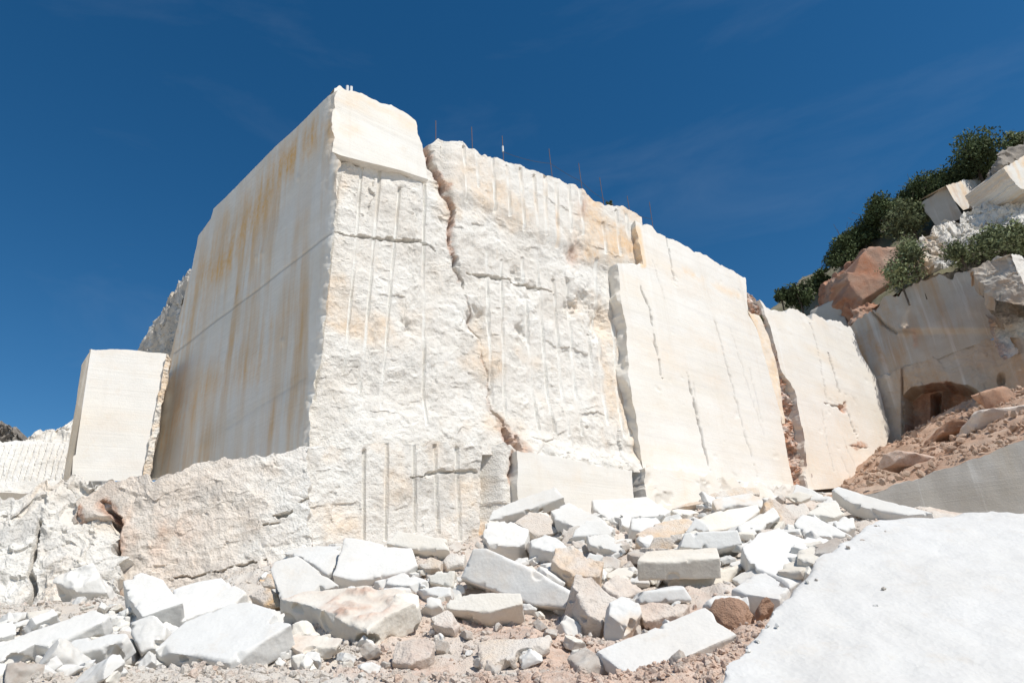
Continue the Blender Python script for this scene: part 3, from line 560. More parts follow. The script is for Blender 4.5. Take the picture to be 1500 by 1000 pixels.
def prism(poly, th, h, seed, side=0.03, top=0.004, chip=0.05, taper=0.15, soil=0.0, cuts=0, wedge=0.0):
    """stone slab lying under z=0: outline poly, thickness th, broken sides, chipped edges"""
    if th < 1.2: side *= .55; top *= .6 if top > .01 else 1.0; chip *= .7
    P = np.asarray(poly, float); tq = max(taper, 0); lo = P.min(0) - 4 * h - .05 - tq * th - 2 * side; hi = P.max(0) + 4 * h + .05 + tq * th + 2 * side
    zt = 4 * h + (.06 if soil else 0.0) + 2.5 * top
    xs = np.arange(lo[0], hi[0] + h, h); ys = np.arange(lo[1], hi[1] + h, h); zs = np.arange(-th * (1 + .3 * wedge) - 5 * h - 2 * side * .5, zt + h, h)
    X, Y = np.meshgrid(xs, ys, indexing='ij'); d2 = inpoly(X, Y, P).astype(np.float32)
    X3, Y3, Z3 = np.meshgrid(xs, ys, zs, indexing='ij'); X3 = X3.astype(np.float32); Y3 = Y3.astype(np.float32); Z3 = Z3.astype(np.float32)
    nsc = float(np.clip(np.ptp(P, axis=0).max() / 1.3, .8, 4.5)); s = seed * 7.31; n1 = np.abs(fbm(X3 + s, Y3, Z3 + s, .45, 1)) * 1.6 + .5 * np.abs(fbm(X3 + s, Y3 + 3, Z3 + s, .17, 2)) - .45; n2 = fbm(X3, Y3 + s, Z3 * .6 - s, .9, 2)
    tp = Z3 - (top * 2.2 * fbm(X3[..., :1], Y3[..., :1] + s, s, .4, 4)) if top < .01 else Z3 + top * 3.2 * (np.abs(fbm(X3, Y3 + s, Z3, .5 * nsc, 1)) + .45 * np.abs(fbm(X3, Y3 + s, Z3 + 4, .2 * nsc, 2)) - .2)
    if soil: tp = tp - soil * np.clip(.25 + fbm(X3[..., :1], Y3[..., :1], s, .5, 4), 0, 1) * (.6 + .8 * np.abs(fbm(X3[..., :1], Y3[..., :1], s + 4, .12, 3))) * sstep(0, -.2, d2)[..., None]
    bt = -(Z3 + th * (1 + wedge * .3 * np.tanh(X3))) + side * 1.2 * n1
    sd_ = (d2[..., None] + taper * (Z3 + .0) * (0.3 + n2)) + side * n1 + side * 1.3 * n2
    if taper < 0: sd_ = d2[..., None] + side * n1
    S = np.maximum(np.maximum(tp, bt), sd_)
    w = .004 + chip * .9 * np.clip(n2 - .05, 0, 1) + chip * .5 * np.clip(n1, 0, 1)
    S = np.maximum(S, (sd_ + tp) * .707 + w)
    S = np.maximum(S, (sd_ + bt) * .707 + w * 1.5)
    r = np.random.default_rng(int(seed * 13) + 5)
    ctr = np.array([P[:, 0].mean(), P[:, 1].mean(), -th / 2]); ext = np.array([np.ptp(P[:, 0]), np.ptp(P[:, 1]), th]) / 2
    for _ in range(cuts):
        n = r.normal(size=3); n[2] = abs(n[2]) * .9; n /= np.linalg.norm(n); k = np.abs(n * ext).sum() * r.uniform(.55, .8)
        S = np.maximum(S, (X3 - ctr[0]) * n[0] + (Y3 - ctr[1]) * n[1] + (Z3 - ctr[2]) * n[2] - k + side * .8 * n1)
    seg = np.roll(P, -1, 0) - P; ln = np.hypot(seg[:, 0], seg[:, 1]); area = .5 * np.sum(P[:, 0] * np.roll(P[:, 1], -1) - np.roll(P[:, 0], -1) * P[:, 1]); sg = 1 if area > 0 else -1
    for q in range(int(6 + ln.sum() / max(h * 26, .2))):          # knocked-off flakes along the edges and sides
        k = r.choice(len(P), p=ln / ln.sum()); t = r.random(); pt = P[k] + seg[k] * t; out = np.array([seg[k][1], -seg[k][0]]) / max(ln[k], 1e-6) * sg
        zc = 0.0 if q % 5 < 2 else (-th if q % 5 == 2 else -th * r.random()); up = {0.0: 1.0, -th: -1.0}.get(zc, r.normal() * .35) * r.uniform(.4, 1.4)
        nn = np.array([out[0], out[1], up]) + r.normal(size=3) * .45; nn /= np.linalg.norm(nn); R = min(r.uniform(.8, 3.2) * max(chip, .025) + h * 2, .75 * th + .05); dep = r.uniform(.06, .25) * R
        i0, i1 = np.searchsorted(xs, (pt[0] - R, pt[0] + R)); j0, j1 = np.searchsorted(ys, (pt[1] - R, pt[1] + R)); k0, k1 = np.searchsorted(zs, (zc - R, zc + R)); b_ = (slice(i0, i1), slice(j0, j1), slice(k0, k1))
        if i1 <= i0 or j1 <= j0 or k1 <= k0: continue
        dx, dy, dz = X3[b_] - pt[0], Y3[b_] - pt[1], Z3[b_] - zc
        S[b_] = np.maximum(S[b_], np.minimum(dx * nn[0] + dy * nn[1] + dz * nn[2] + dep, R - np.sqrt(dx * dx + dy * dy + dz * dz)))
    S[0] = S[-1] = 1; S[:, 0] = S[:, -1] = 1; S[:, :, 0] = S[:, :, -1] = 1
    return snets(S, np.array([xs[0], ys[0], zs[0]]), h)
CTRL = []                                               # places the rubble heap has to carry
def slab(name, label, poly, hd, az, el, th, mat='white', cat='flat stone', side=.03, top=.004, chip=.05, soil=0.0, soilc=0.0, cuts=0, h=None, heap=True, taper=.15, group=None, rust=0.0, sink=.75):
    n = nrm(az, el); c = np.mean(poly, axis=0); p0 = at(c[0], c[1], hd)
    pp = np.asarray(poly, float); W = on_plane(pp[:, 0], pp[:, 1], p0, n)
    e1 = np.cross([0, 0, 1.0], n); e1 /= np.linalg.norm(e1); e2 = np.cross(n, e1)
    P2 = np.c_[(W - p0) @ e1, (W - p0) @ e2]
    ext = max(np.ptp(P2[:, 0]), np.ptp(P2[:, 1])); h = h or max(.0016 * hd, ext / 105)
    seed = (abs(hash(str(label) + str(poly[0]))) % 997) if False else (sum(ord(q) for q in label) + int(sum(map(sum, poly)))) % 997
    V, Q = prism(P2, th, h, seed, side, top, chip, taper, soil, cuts)
    A = {}
    if soil or soilc:
        k = fbm(V[:, 0], V[:, 1], seed * 1.0, .4, 4); A['soil'] = np.clip(soilc + (sstep(-.02, .02, V[:, 2]) if soil else 0) * .9, 0, 1) * np.clip(.55 + 1.2 * k, 0, 1)
    if rust: A['ochre'] = rust * np.clip(.3 + 1.3 * fbm(V[:, 0], V[:, 1], V[:, 2] + seed, .5, 4), 0, 1)
    me = mkmesh(name, V, Q, A, sharp=38)
    o = link(name, me, M[mat]); mm = Matrix.Identity(4)
    for i in range(3): mm[i][0] = e1[i]; mm[i][1] = e2[i]; mm[i][2] = n[i]; mm[i][3] = p0[i]
    o.matrix_world = mm; tag(o, label, cat, group)
    if heap:
        q = p0 - n * th * sink; CTRL.append((q[0], q[1], q[2] - .05))
        W2 = W - n * th; lo = W2[np.argmin(W2[:, 2])]; CTRL.append((lo[0], lo[1], lo[2] + .03))
    return o
S_ = slab
# --- centre right
S_('flat_stone', 'large clean white sawn slab lying tilted on reddish earth below the heap', [(870, 953), (950, 920), (1033, 888), (1045, 897), (1050, 910), (1080, 928), (978, 973), (932, 996)], 8.4, 186, 57, .19, side=.015, chip=.03, taper=-1)
S_('flat_stone', 'rough-topped white slab half sunk in brown earth beside a larger clean slab', [(700, 937), (740, 932), (807, 925), (805, 943), (767, 957), (705, 975), (701, 960)], 8.5, 184, 62, .14, 'pink', side=.03, top=.012, chip=.07, rust=.3)
S_('stone_block', 'long thick white block sloping down to the right across the middle of the heap', [(673, 846), (692, 803), (712, 802), (770, 828), (838, 866), (829, 891), (783, 886), (727, 867)], 10.7, 192, 8, .55, 'white', 'stone block', side=.02, chip=.05, rust=.15)
S_('flat_stone', 'cream slab lying flat under the lower edge of the long sloping block', [(652, 878), (668, 868), (762, 868), (765, 882), (717, 897), (653, 890)], 10.0, 180, 38, .45, 'cream', side=.03, chip=.05)
S_('boulder', 'upright pinkish-white split boulder right of the long sloping block', [(847, 827), (863, 840), (883, 862), (905, 877), (897, 893), (883, 912), (863, 902), (850, 887), (838, 860)], 10.0, 165, 40, .5, 'pink', 'boulder', side=.05, top=.03, cuts=3)
S_('boulder', 'angular white boulder on earth above the large clean slab', [(893, 880), (917, 868), (930, 871), (942, 897), (930, 912), (903, 927), (890, 913)], 9.5, 170, 38, .4, 'white', 'boulder', side=.05, top=.02, cuts=3, rust=.4)
S_('boulder', 'low pink dusty rock wedged left of the thick squared slab', [(878, 850), (903, 840), (933, 848), (946, 867), (907, 875), (888, 864)], 10.8, 165, 50, .35, 'pink', 'boulder', side=.05, top=.03, cuts=2)
S_('flat_stone', 'thick squared cream slab with a dusty level top in the right of the heap', [(932, 823), (945, 806), (1000, 803), (1050, 800), (1055, 818)], 11.4, 178, 66, .30, 'cream', side=.012, chip=.03, top=.006, taper=-1)
S_('flat_stone', 'pale slab jammed underneath the thick squared cream slab', [(985, 845), (1040, 838), (1084, 823), (1087, 833), (1057, 865), (1018, 881), (1004, 862)], 11.6, 172, 22, .3, 'cream', side=.02)
S_('stone_block', 'small grey-white wedge block on the ground under the thick squared slab', [(936, 876), (944, 865), (1003, 857), (1018, 881), (937, 884)], 10.4, 172, 4, .4, 'white', 'stone block', side=.015, chip=.03)
S_('boulder', 'flat pinkish rock lying behind the angular white boulder', [(930, 884), (960, 880), (1012, 884), (1000, 897), (945, 906)], 9.9, 175, 55, .2, 'pink', 'boulder', side=.05, top=.03, soilc=.3)
S_('flat_stone', 'white slab tipped left of the broad flat slab near the low bench', [(806, 748), (833, 735), (880, 757), (891, 766), (863, 763), (843, 772), (813, 760)], 15.2, 186, 62, .3)
S_('flat_stone', 'broad flat white slab lying level in front of the low bench joint', [(866, 731), (947, 727), (982, 748), (970, 755), (890, 759), (868, 744)], 17, 180, 62, .35)
S_('flat_stone', 'long white slab leaning against the drilled ledge by the rusty pocket', [(716, 762), (722, 747), (747, 735), (813, 712), (826, 728), (777, 746)], 16.5, 190, 42, .3, side=.04)
S_('boulder', 'bright white chunky boulder under the leaning long slab', [(712, 765), (753, 761), (773, 768), (783, 790), (760, 798), (717, 797), (708, 782)], 14.3, 172, 48, .6, 'white', 'boulder', side=.05, top=.02, cuts=3)
S_('boulder', 'pinkish angular rock in shade behind the chunky white boulder', [(755, 764), (775, 748), (803, 753), (819, 778), (787, 786)], 15.3, 165, 28, .5, 'pink', 'boulder', side=.04, cuts=2)
S_('boulder', 'low white rock at the foot of the chunky white boulder', [(776, 789), (803, 776), (838, 800), (807, 806), (777, 800)], 13.6, 175, 55, .35, 'white', 'boulder', side=.05, top=.02, cuts=2)
S_('boulder', 'dusty cream boulder above the long sloping block', [(808, 822), (813, 800), (837, 797), (857, 811), (883, 823), (880, 842), (837, 842)], 12.2, 172, 45, .5, 'pink', 'boulder', side=.05, top=.03, cuts=2, rust=.4)
S_('boulder', 'white peaked rock split along a ridge below the broad flat slab', [(832, 786), (863, 757), (885, 760), (909, 790), (877, 783)], 14.4, 185, 42, .4, 'white', 'boulder', side=.03, cuts=2)
S_('flat_stone', 'small white flake leaning under the white peaked rock', [(859, 783), (890, 781), (917, 800), (905, 809), (863, 798)], 13.7, 180, 40, .2, 'white', side=.04)
S_('boulder', 'squat white block under the right end of the broad flat slab', [(920, 758), (963, 753), (972, 763), (943, 779), (919, 773)], 15.6, 180, 48, .45, 'white', 'boulder', side=.04, cuts=2)
S_('flat_stone', 'orange-stained slab tilted below the squat white block', [(931, 782), (957, 767), (1007, 756), (1018, 765), (1003, 778), (950, 797), (930, 790)], 14.8, 182, 48, .3, 'pink', side=.04, top=.01, rust=.6)
S_('flat_stone', 'wide cream slab behind the front squared blocks', [(1003, 778), (1017, 760), (1050, 748), (1110, 738), (1114, 747), (1083, 770), (1040, 779)], 15.4, 170, 45, .35, 'cream', side=.02)
S_('stone_block', 'pale squared block resting on top of the thick squared slab', [(996, 801), (1003, 780), (1040, 777), (1081, 775), (1089, 798), (1053, 805)], 12.7, 178, 12, .5, 'white', 'stone block', side=.015, chip=.03)
S_('stone_block', 'small tan block beside the pale squared block', [(950, 803), (958, 787), (999, 781), (997, 804), (955, 808)], 12.9, 185, 5, .4, 'pink', 'stone block', side=.03, rust=.5)
S_('boulder', 'small grey pyramid-shaped rock perched on the wide cream slab', [(1004, 780), (1019, 757), (1038, 770), (1040, 778)], 14.4, 190, 25, .25, 'white', 'boulder', side=.03, cuts=1)
S_('flat_stone', 'white slab tilted steeply toward the right beside the wide cream slab', [(1080, 769), (1133, 742), (1144, 755), (1117, 776), (1087, 795)], 14.2, 168, 34, .25, 'white', side=.02)
S_('flat_stone', 'long dusty slab along the back of the heap below the sawn wall', [(983, 745), (1043, 722), (1087, 710), (1113, 711), (1113, 722), (1050, 732)], 19, 182, 40, .3, 'pink', side=.04, top=.02, rust=.4)
S_('flat_stone', 'hollow-sided white slab below the long dusty slab', [(1043, 730), (1100, 721), (1118, 729), (1115, 742), (1080, 739), (1050, 746)], 17.3, 182, 48, .35, 'white', side=.05, rust=.4)
S_('boulder', 'orange-brown boulder beside the hollow-sided white slab', [(1114, 736), (1127, 726), (1148, 738), (1166, 755), (1161, 770), (1140, 764), (1120, 748)], 16, 175, 35, .5, 'pink', 'boulder', side=.06, top=.04, cuts=2, rust=.9)
S_('flat_stone', 'very large flat white slab with a jagged outline beside the dusty white mass', [(1087, 800), (1105, 788), (1112, 778), (1140, 771), (1168, 784), (1210, 787), (1240, 803), (1196, 826), (1178, 848), (1157, 861), (1140, 847), (1108, 833), (1098, 826)], 12, 174, 52, .3, 'white', side=.03, taper=.05)
S_('flat_stone', 'white pentagonal slab below the very large jagged slab', [(1071, 861), (1105, 839), (1122, 837), (1157, 860), (1142, 877), (1091, 869)], 10.5, 184, 60, .28, 'white', side=.02)
S_('flat_stone', 'narrow white slab pointing down to the right above the jagged slab', [(1163, 766), (1175, 752), (1196, 757), (1252, 784), (1217, 785), (1178, 781)], 14.2, 184, 55, .25, 'white', side=.03)
S_('flat_stone', 'long pointed white slab lying against the grey sawn wall', [(1218, 716), (1228, 712), (1280, 728), (1368, 751), (1329, 754), (1269, 744), (1245, 735)], 17, 192, 52, .3, 'white', side=.02)
S_('flat_stone', 'thin white slab standing at the far end of the heap by the second sawn wall', [(1158, 728), (1166, 707), (1184, 714), (1226, 731), (1182, 733)], 20, 190, 38, .25, 'white', side=.02)
S_('flat_stone', 'small white slab with a tan front under the long pointed slab', [(1181, 752), (1199, 736), (1227, 733), (1234, 752), (1222, 757)], 16.3, 182, 52, .4, 'cream', side=.015)
S_('boulder', 'grey-white lump of stone between the narrow slab and the pointed slab', [(1216, 767), (1235, 753), (1253, 756), (1254, 772), (1240, 777)], 14.6, 178, 40, .35, 'white', 'boulder', side=.05, cuts=2)
S_('boulder', 'broken cream rock filling the gap left of the small tan-fronted slab', [(1130, 752), (1150, 738), (1180, 736), (1190, 750), (1165, 760)], 17, 178, 40, .4, 'pink', 'boulder', side=.06, cuts=2)
S_('boulder', 'large reddish-brown earthy clod at the edge of the dusty white mass', [(1040, 887), (1052, 868), (1075, 864), (1098, 878), (1110, 893), (1104, 922), (1080, 922), (1056, 906)], 9.2, 178, 30, .5, 'earth', 'boulder', side=.08, top=.05, cuts=3, chip=.1)
S_('boulder', 'small orange earthy stone beside the large brown clod', [(1111, 886), (1121, 870), (1136, 883), (1131, 895), (1113, 901)], 9.2, 180, 25, .2, 'earth', 'boulder', side=.03, top=.02, cuts=2)
S_('stone_block', 'white dusty block behind the large brown clod', [(1028, 880), (1045, 868), (1096, 868), (1099, 884), (1050, 890)], 9.9, 180, 48, .3, 'white', 'stone block', side=.04, top=.015)
# --- centre left
S_('stone_block', 'bright white squared block tilted up at the upper left of the heap', [(488, 841), (504, 785), (540, 791), (578, 800), (603, 802), (613, 827), (593, 838), (517, 850)], 12.2, 174, 40, .35, 'white', 'stone block', side=.03, chip=.06)
S_('flat_stone', 'white slab with a cream broken end left of the bright tilted block', [(397, 832), (401, 822), (434, 813), (479, 842), (496, 857), (440, 872), (412, 884)], 10.9, 176, 42, .4, 'white', side=.03)
S_('flat_stone', 'flat white slab behind the slab with the cream broken end', [(411, 811), (437, 800), (500, 798), (495, 833), (479, 841), (441, 815)], 12.9, 178, 50, .35, 'white', side=.04, taper=.05)
S_('stone_block', 'thick rounded block with crumbly pink soil lying on its top', [(409, 876), (440, 866), (540, 856), (612, 866), (610, 880), (562, 903), (537, 921), (500, 908), (455, 884)], 9.6, 186, 62, .36, 'cream', 'stone block', side=.05, chip=.08, soil=.09, top=.01)
S_('flat_stone', 'cream pentagonal slab tilted up against the drilled ledge', [(566, 795), (582, 775), (612, 782), (654, 787), (659, 805), (605, 804)], 13.4, 180, 36, .3, 'cream', side=.02)
S_('flat_stone', 'thin white slab below the bright tilted block', [(546, 850), (593, 837), (627, 848), (623, 857), (578, 856)], 11.2, 182, 60, .16, 'white', side=.03)
S_('stone_block', 'small squared cream block left of the long sloping block', [(626, 843), (650, 835), (667, 835), (664, 859), (629, 853)], 11.1, 182, 14, .3, 'cream', 'stone block', side=.015, chip=.03)
S_('flat_stone', 'small grey slab under the small squared cream block', [(610, 858), (662, 857), (662, 872), (645, 875), (618, 870)], 10.8, 180, 30, .3, 'white', side=.03)
S_('boulder', 'small grey-white stone beside the soil-covered thick block', [(612, 882), (630, 872), (645, 873), (648, 886), (630, 892)], 10.0, 180, 35, .25, 'white', 'boulder', side=.03, cuts=2)
S_('boulder', 'pale angular rock tucked under the cream pentagonal slab', [(648, 819), (660, 804), (682, 808), (680, 827), (655, 833)], 12.2, 176, 25, .35, 'pink', 'boulder', side=.03, cuts=2)
S_('boulder', 'small pointed cream rock left of the pale angular rock', [(612, 826), (630, 812), (647, 822), (645, 832), (622, 833)], 12.0, 176, 35, .3, 'pink', 'boulder', side=.03, cuts=2, rust=.5)
S_('flat_stone', 'earth-covered slab below the soil-topped thick block', [(416, 936), (440, 925), (502, 935), (490, 946), (440, 953)], 8.9, 182, 58, .15, 'cream', side=.04, soilc=.5)
S_('boulder', 'rough pale rock lying in the earth below the thick rounded block', [(575, 962), (583, 932), (610, 924), (634, 940), (628, 957), (600, 970)], 8.5, 178, 52, .25, 'pink', 'boulder', side=.04, top=.03, cuts=2, soilc=.4)
S_('boulder', 'small cream stone below the earth-covered slab', [(425, 960), (445, 952), (462, 965), (445, 975)], 8.4, 180, 55, .15, 'cream', 'boulder', side=.03, cuts=1)
S_('boulder', 'flat-sided earthy rock between the two pale rocks in the brown soil', [(630, 905), (655, 893), (672, 903), (665, 918), (640, 917)], 9.3, 178, 45, .2, 'pink', 'boulder', side=.03, cuts=2, soilc=.4)
# --- left
S_('stone_block', 'white cube-like block balanced above the big flat slab at the left', [(180, 850), (207, 837), (239, 848), (269, 882), (209, 902), (188, 875)], 11.0, 170, 48, .42, 'white', 'stone block', side=.02, chip=.03)
S_('flat_stone', 'flat white slab behind the white cube-like block', [(255, 862), (290, 852), (324, 846), (362, 866), (342, 884), (270, 906), (239, 902)], 11.6, 180, 58, .35, 'white', side=.04)
S_('flat_stone', 'big flat white many-sided slab in the left foreground rubble', [(229, 950), (250, 928), (270, 910), (333, 885), (360, 881), (400, 890), (414, 908), (427, 913), (400, 930), (360, 955), (335, 968), (324, 968), (270, 957)], 9.0, 184, 54, .3, 'white', side=.03, taper=.05)
S_('boulder', 'white angular boulder propping the big many-sided slab', [(187, 908), (225, 897), (243, 915), (234, 946), (205, 955), (189, 928)], 9.5, 180, 32, .45, 'white', 'boulder', side=.04, top=.02, cuts=3)
S_('flat_stone', 'long white slab sloping down to the left edge of the rubble', [(-30, 962), (0, 945), (50, 922), (135, 893), (158, 898), (148, 911), (74, 947), (50, 943), (0, 968)], 10, 180, 48, .28, 'white', side=.03)
S_('flat_stone', 'shorter white slab lying below the long left-hand slab', [(86, 952), (108, 935), (180, 922), (189, 932), (173, 947), (135, 952), (95, 965)], 9.2, 180, 45, .25, 'white', side=.03)
S_('boulder', 'round-cornered white boulder at the foot of the rusty notch', [(76, 850), (84, 835), (130, 818), (146, 835), (150, 856), (110, 866)], 13.2, 172, 30, .8, 'white', 'boulder', side=.07, top=.05, cuts=3)
S_('boulder', 'brown-stained rock in shadow behind the slab with the cream broken end', [(362, 872), (385, 858), (405, 868), (412, 890), (385, 888)], 11.0, 185, 25, .4, 'pink', 'boulder', side=.04, cuts=2, rust=.8)
S_('boulder', 'small tan rock sticking out beneath the flat white back slab', [(376, 845), (395, 838), (402, 858), (385, 858)], 11.8, 185, 20, .3, 'pink', 'boulder', side=.03, cuts=1, rust=.7)
# --- big dusty mass at the right
BIGP = [(1010, 1040), (1062, 985), (1098, 938), (1126, 898), (1165, 852), (1205, 813), (1250, 780), (1290, 759), (1400, 751), (1500, 747), (1640, 742), (1850, 735), (1930, 800), (1930, 1040), (1400, 1015), (1180, 1020)]
o = slab('stone_mass', 'huge dusty bright white stone mass with a smooth sloping top', BIGP, 6.6, 176, 66, 1.3, 'dust', 'stone mass', side=.03, top=.0095, chip=.05, h=.034, taper=.03, sink=.95)
# --- hillside blocks
S_('boulder', 'big rusty red boulder on the hillside above the shaded cliff', [(1221, 384), (1236, 376), (1260, 352), (1290, 335), (1313, 330), (1358, 370), (1345, 408), (1304, 430), (1284, 440), (1263, 468), (1240, 474), (1231, 452), (1224, 418)], 47, 188, 6, 4, 'red', 'boulder', side=.15, top=.05, chip=.7, cuts=8, heap=False)
S_('boulder', 'orange rock wedge left of the big rusty boulder', [(1186, 462), (1192, 446), (1205, 420), (1221, 402), (1228, 440), (1226, 465)], 49, 215, 6, 3, 'red', 'boulder', side=.3, top=.1, heap=False)
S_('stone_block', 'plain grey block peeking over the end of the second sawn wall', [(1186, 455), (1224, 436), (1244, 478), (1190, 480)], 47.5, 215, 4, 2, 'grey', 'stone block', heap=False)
S_('boulder', 'white-streaked rock between the rusty boulder and shaded cliff', [(1248, 470), (1255, 445), (1275, 432), (1285, 445), (1282, 462), (1262, 474)], 44.5, 190, 15, 2, 'red', 'boulder', side=.3, top=.15, heap=False, cuts=2)
S_('boulder', 'dark weathered rock cap above the topmost pale block', [(1459, 232), (1480, 215), (1500, 204), (1560, 180), (1560, 206), (1467, 243)], 50, 185, 20, 4, 'dark', 'boulder', side=.3, top=.2, heap=False)
CP = on_plane(np.array(1446.), np.array(460.), E0, N_S2)
me = panel('lit_rock', [(1398, 393), (1420, 390), (1440, 402), (1462, 418), (1490, 428), (1560, 440), (1680, 420)], [(1468, 530), (1500, 512), (1560, 500), (1680, 480)], CP - .1 * N_S2, nrm(158, 18), left=[(1398, 393), (1428, 414), (1442, 455), (1450, 490), (1468, 530)], step=1.3,
           disp=lambda px, py, u, v: relief(u, v, .55, 61, 1.5), attrs=lambda px, py, u, v: dict(ochre=.6 * np.clip(.1 + fbm(u, v, 3, 1.5, 3), 0, 1), rust=.6 * sstep(16, 3, pdist(px, py, [(1436, 455), (1448, 490), (1466, 525)]) + 6 * fbm(u, v, 5, 1, 3)), grime_shade=.3 * sstep(0, .5, fbm(u, v, 9, 1, 3))), depth=1.5, skirts='', rim=0)
tag(link('broken_rock', me, M['rough']), 'sunlit jagged cream rock running down beside the shaded cliff face', 'rock')
BP = at(1470, 410, 39.5)
bk = empty('rock_block', BP + np.array([.5, .8, -2.5]), 'big split block with brown shaded side and white lit face on the hillside', 'stone block')
part('shaded_flank', panel('shaded_flank', [(1422, 392), (1450, 382), (1480, 373)], [(1455, 440), (1485, 446), (1516, 452)], BP, nrm(212), right=[(1480, 373), (1494, 405), (1516, 452)], step=1.3, disp=lambda px, py, u, v: relief(u, v, .3, 66, 1.4), attrs=lambda px, py, u, v: dict(ochre=.5 * np.clip(.3 + fbm(u, v, 3, 1, 3), 0, 1), grime_shade=.35 * np.clip(.5 + fbm(u, v, 6, .8, 4), 0, 1)), depth=2, skirts='TL', rim=.2), M['cliff'], bk)  # ochre stains, plus shade put into the colour by darker stone
part('white_face', panel('white_face', [(1480, 373), (1510, 378), (1570, 384), (1660, 380)], [(1516, 452), (1570, 448), (1660, 450)], on_plane(np.array(1495.), np.array(405.), BP, nrm(212)), nrm(142), left=[(1480, 373), (1494, 405), (1516, 452)], step=1.5, disp=lambda px, py, u, v: relief(u, v, .12, 67, 1.2), depth=2, skirts='TR', rim=.1), M['rough'], bk)
QP = at(1386, 285, 50)
ub = empty('stone_block', QP + np.array([.8, .8, -1.5]), 'squared block with orange stains and a shaded end high on the hillside', 'stone block')
part('shaded_end', panel('shaded_end', [(1349, 297), (1386, 273)], [(1371, 333), (1412, 319)], QP, nrm(222), right=[(1386, 273), (1398, 294), (1412, 319)], step=1.4, disp=d_low, depth=2, skirts='TL', attrs=lambda px, py, u, v: dict(grime_shade=.2 + 0 * px)), M['cliff'], ub)  # end in shade: darker stone and an even dark tone colour it in
part('stained_face', panel('stained_face', [(1386, 273), (1412, 262), (1425, 264), (1440, 258), (1478, 259)], [(1411, 308), (1450, 294), (1494, 278)], on_plane(np.array(1398.), np.array(294.), QP, nrm(222)), nrm(146), left=[(1386, 273), (1398, 294), (1411, 308)], step=1.4, disp=d_low, attrs=lambda px, py, u, v: dict(rust=.45 * np.clip(.2 + fbm(u * 2, v * .5, 3, .8, 3), 0, 1) * sstep(1450, 1410, px), ochre=.8 * sstep(1450, 1400, px) * np.clip(.4 + fbm(u * 2, v * .6, 6, .8, 3), 0, 1)), depth=2, skirts='TR', rim=.12), M['sawn'], ub)
RP = at(1500, 250, 49)
me = panel('top_block', [(1469, 246), (1500, 229), (1570, 198)], [(1493, 276), (1570, 290)], RP, nrm(165), step=1.5, disp=d_low, attrs=lambda px, py, u, v: dict(ochre=.9 * np.clip(.2 + fbm(u * 2, v * .5, 9, .8, 3), 0, 1), rust=.3 * np.clip(fbm(u * 2, v * .5, 4, .8, 3), 0, 1)), depth=3, rim=.12)
tag(link('stone_block', me, M['sawn']), 'pale block with ochre stains at the top of the hillside', 'stone block')
# --- grey sawn wall at the right and the orange rubble over it
GWP = at(1400, 710, 23.5)
me = panel('grey_wall', [(1236, 733), (1262, 724), (1300, 713), (1360, 694), (1420, 675), (1480, 652), (1560, 622), (1720, 562)], [(1236, 790), (1560, 775), (1720, 770)], GWP, nrm(205), step=1.8, disp=d_low, attrs=lambda px, py, u, v: dict(grime_shade=.15 * np.clip(.4 + fbm(u * 2, v * .3, 3, .7, 3), 0, 1)), depth=1.5, skirts='TLR', rim=.05)
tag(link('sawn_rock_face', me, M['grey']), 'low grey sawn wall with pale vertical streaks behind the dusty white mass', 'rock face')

# ------------------------------------------------------------------ terrain
def tps(P, lam=0.05):
    P = np.asarray(P, float); n = len(P); X = P[:, :2]
    def k(r2): return .5 * r2 * np.log(r2 + 1e-9)
    K = k(((X[:, None] - X[None]) ** 2).sum(-1)) + lam * np.eye(n); Pm = np.c_[np.ones(n), X]
    w = np.linalg.solve(np.block([[K, Pm], [Pm.T, np.zeros((3, 3))]]), np.r_[P[:, 2], 0, 0, 0])
    def f(x, y):
        sh = x.shape; q = np.c_[x.ravel(), y.ravel()]; out = np.empty(len(q))
        for i in range(0, len(q), 20000):
            c = q[i:i + 20000]; out[i:i + 20000] = k(((c[:, None] - X[None]) ** 2).sum(-1)) @ w[:n] + w[n] + c @ w[n + 1:]
        return out.reshape(sh)
    return f
pts = [tuple(at(x, y, d)) for x, y, d in [(-150, 1000, 7.6), (20, 1000, 7.4), (250, 1000, 7.2), (500, 1000, 7.0), (750, 1000, 6.9), (900, 1000, 7.0), (0, 900, 12), (60, 895, 13), (160, 872, 13.4), (300, 868, 14), (450, 812, 14.6), (560, 803, 15), (700, 793, 17), (760, 768, 18), (840, 768, 19), (930, 766, 21), (1060, 755, 24), (1160, 740, 27), (1240, 728, 30), (1290, 722, 33), (-200, 900, 13), (1250, 790, 12), (1000, 960, 7.6), (780, 905, 9.2), (560, 935, 8.9)]]
for ang in (-60, -40, -20, 0, 20, 45, 65):
    for d in (2.0, 4.2): pts.append((d * math.sin(RAD(ang)), d * math.cos(RAD(ang)), 0.0 if d < 3 else .12))
pts += [(-30, 12, 1.5), (-30, 30, 5), (25, 12, 1.0), (28, 25, 2.5), (9, 6, 0.2), (12, 10, .6)]
ground_f = tps(pts + CTRL, 0.35)
def heap_z(x, y):
    d = .10 * fbm(x, y, 1.1, 1.3, 3) + .10 * facets(x, y, .36, 7, .8) + .05 * facets(x, y, .15, 17, .9) + .03 * fbm(x, y, 4.2, .16, 3)
    return ground_f(x, y) + d * sstep(1.5, 4.5, np.hypot(x, y))
aa = np.radians(np.linspace(-62, 62, 620)); rr = np.geomspace(2.0, 40, 300)
AA, RR = np.meshgrid(aa, rr); X, Y = RR * np.sin(AA), RR * np.cos(AA); Z = heap_z(X, Y)
ix = np.arange(X.size).reshape(X.shape); Q = np.stack([ix[:-1, :-1], ix[:-1, 1:], ix[1:, 1:], ix[1:, :-1]], -1).reshape(-1, 4)
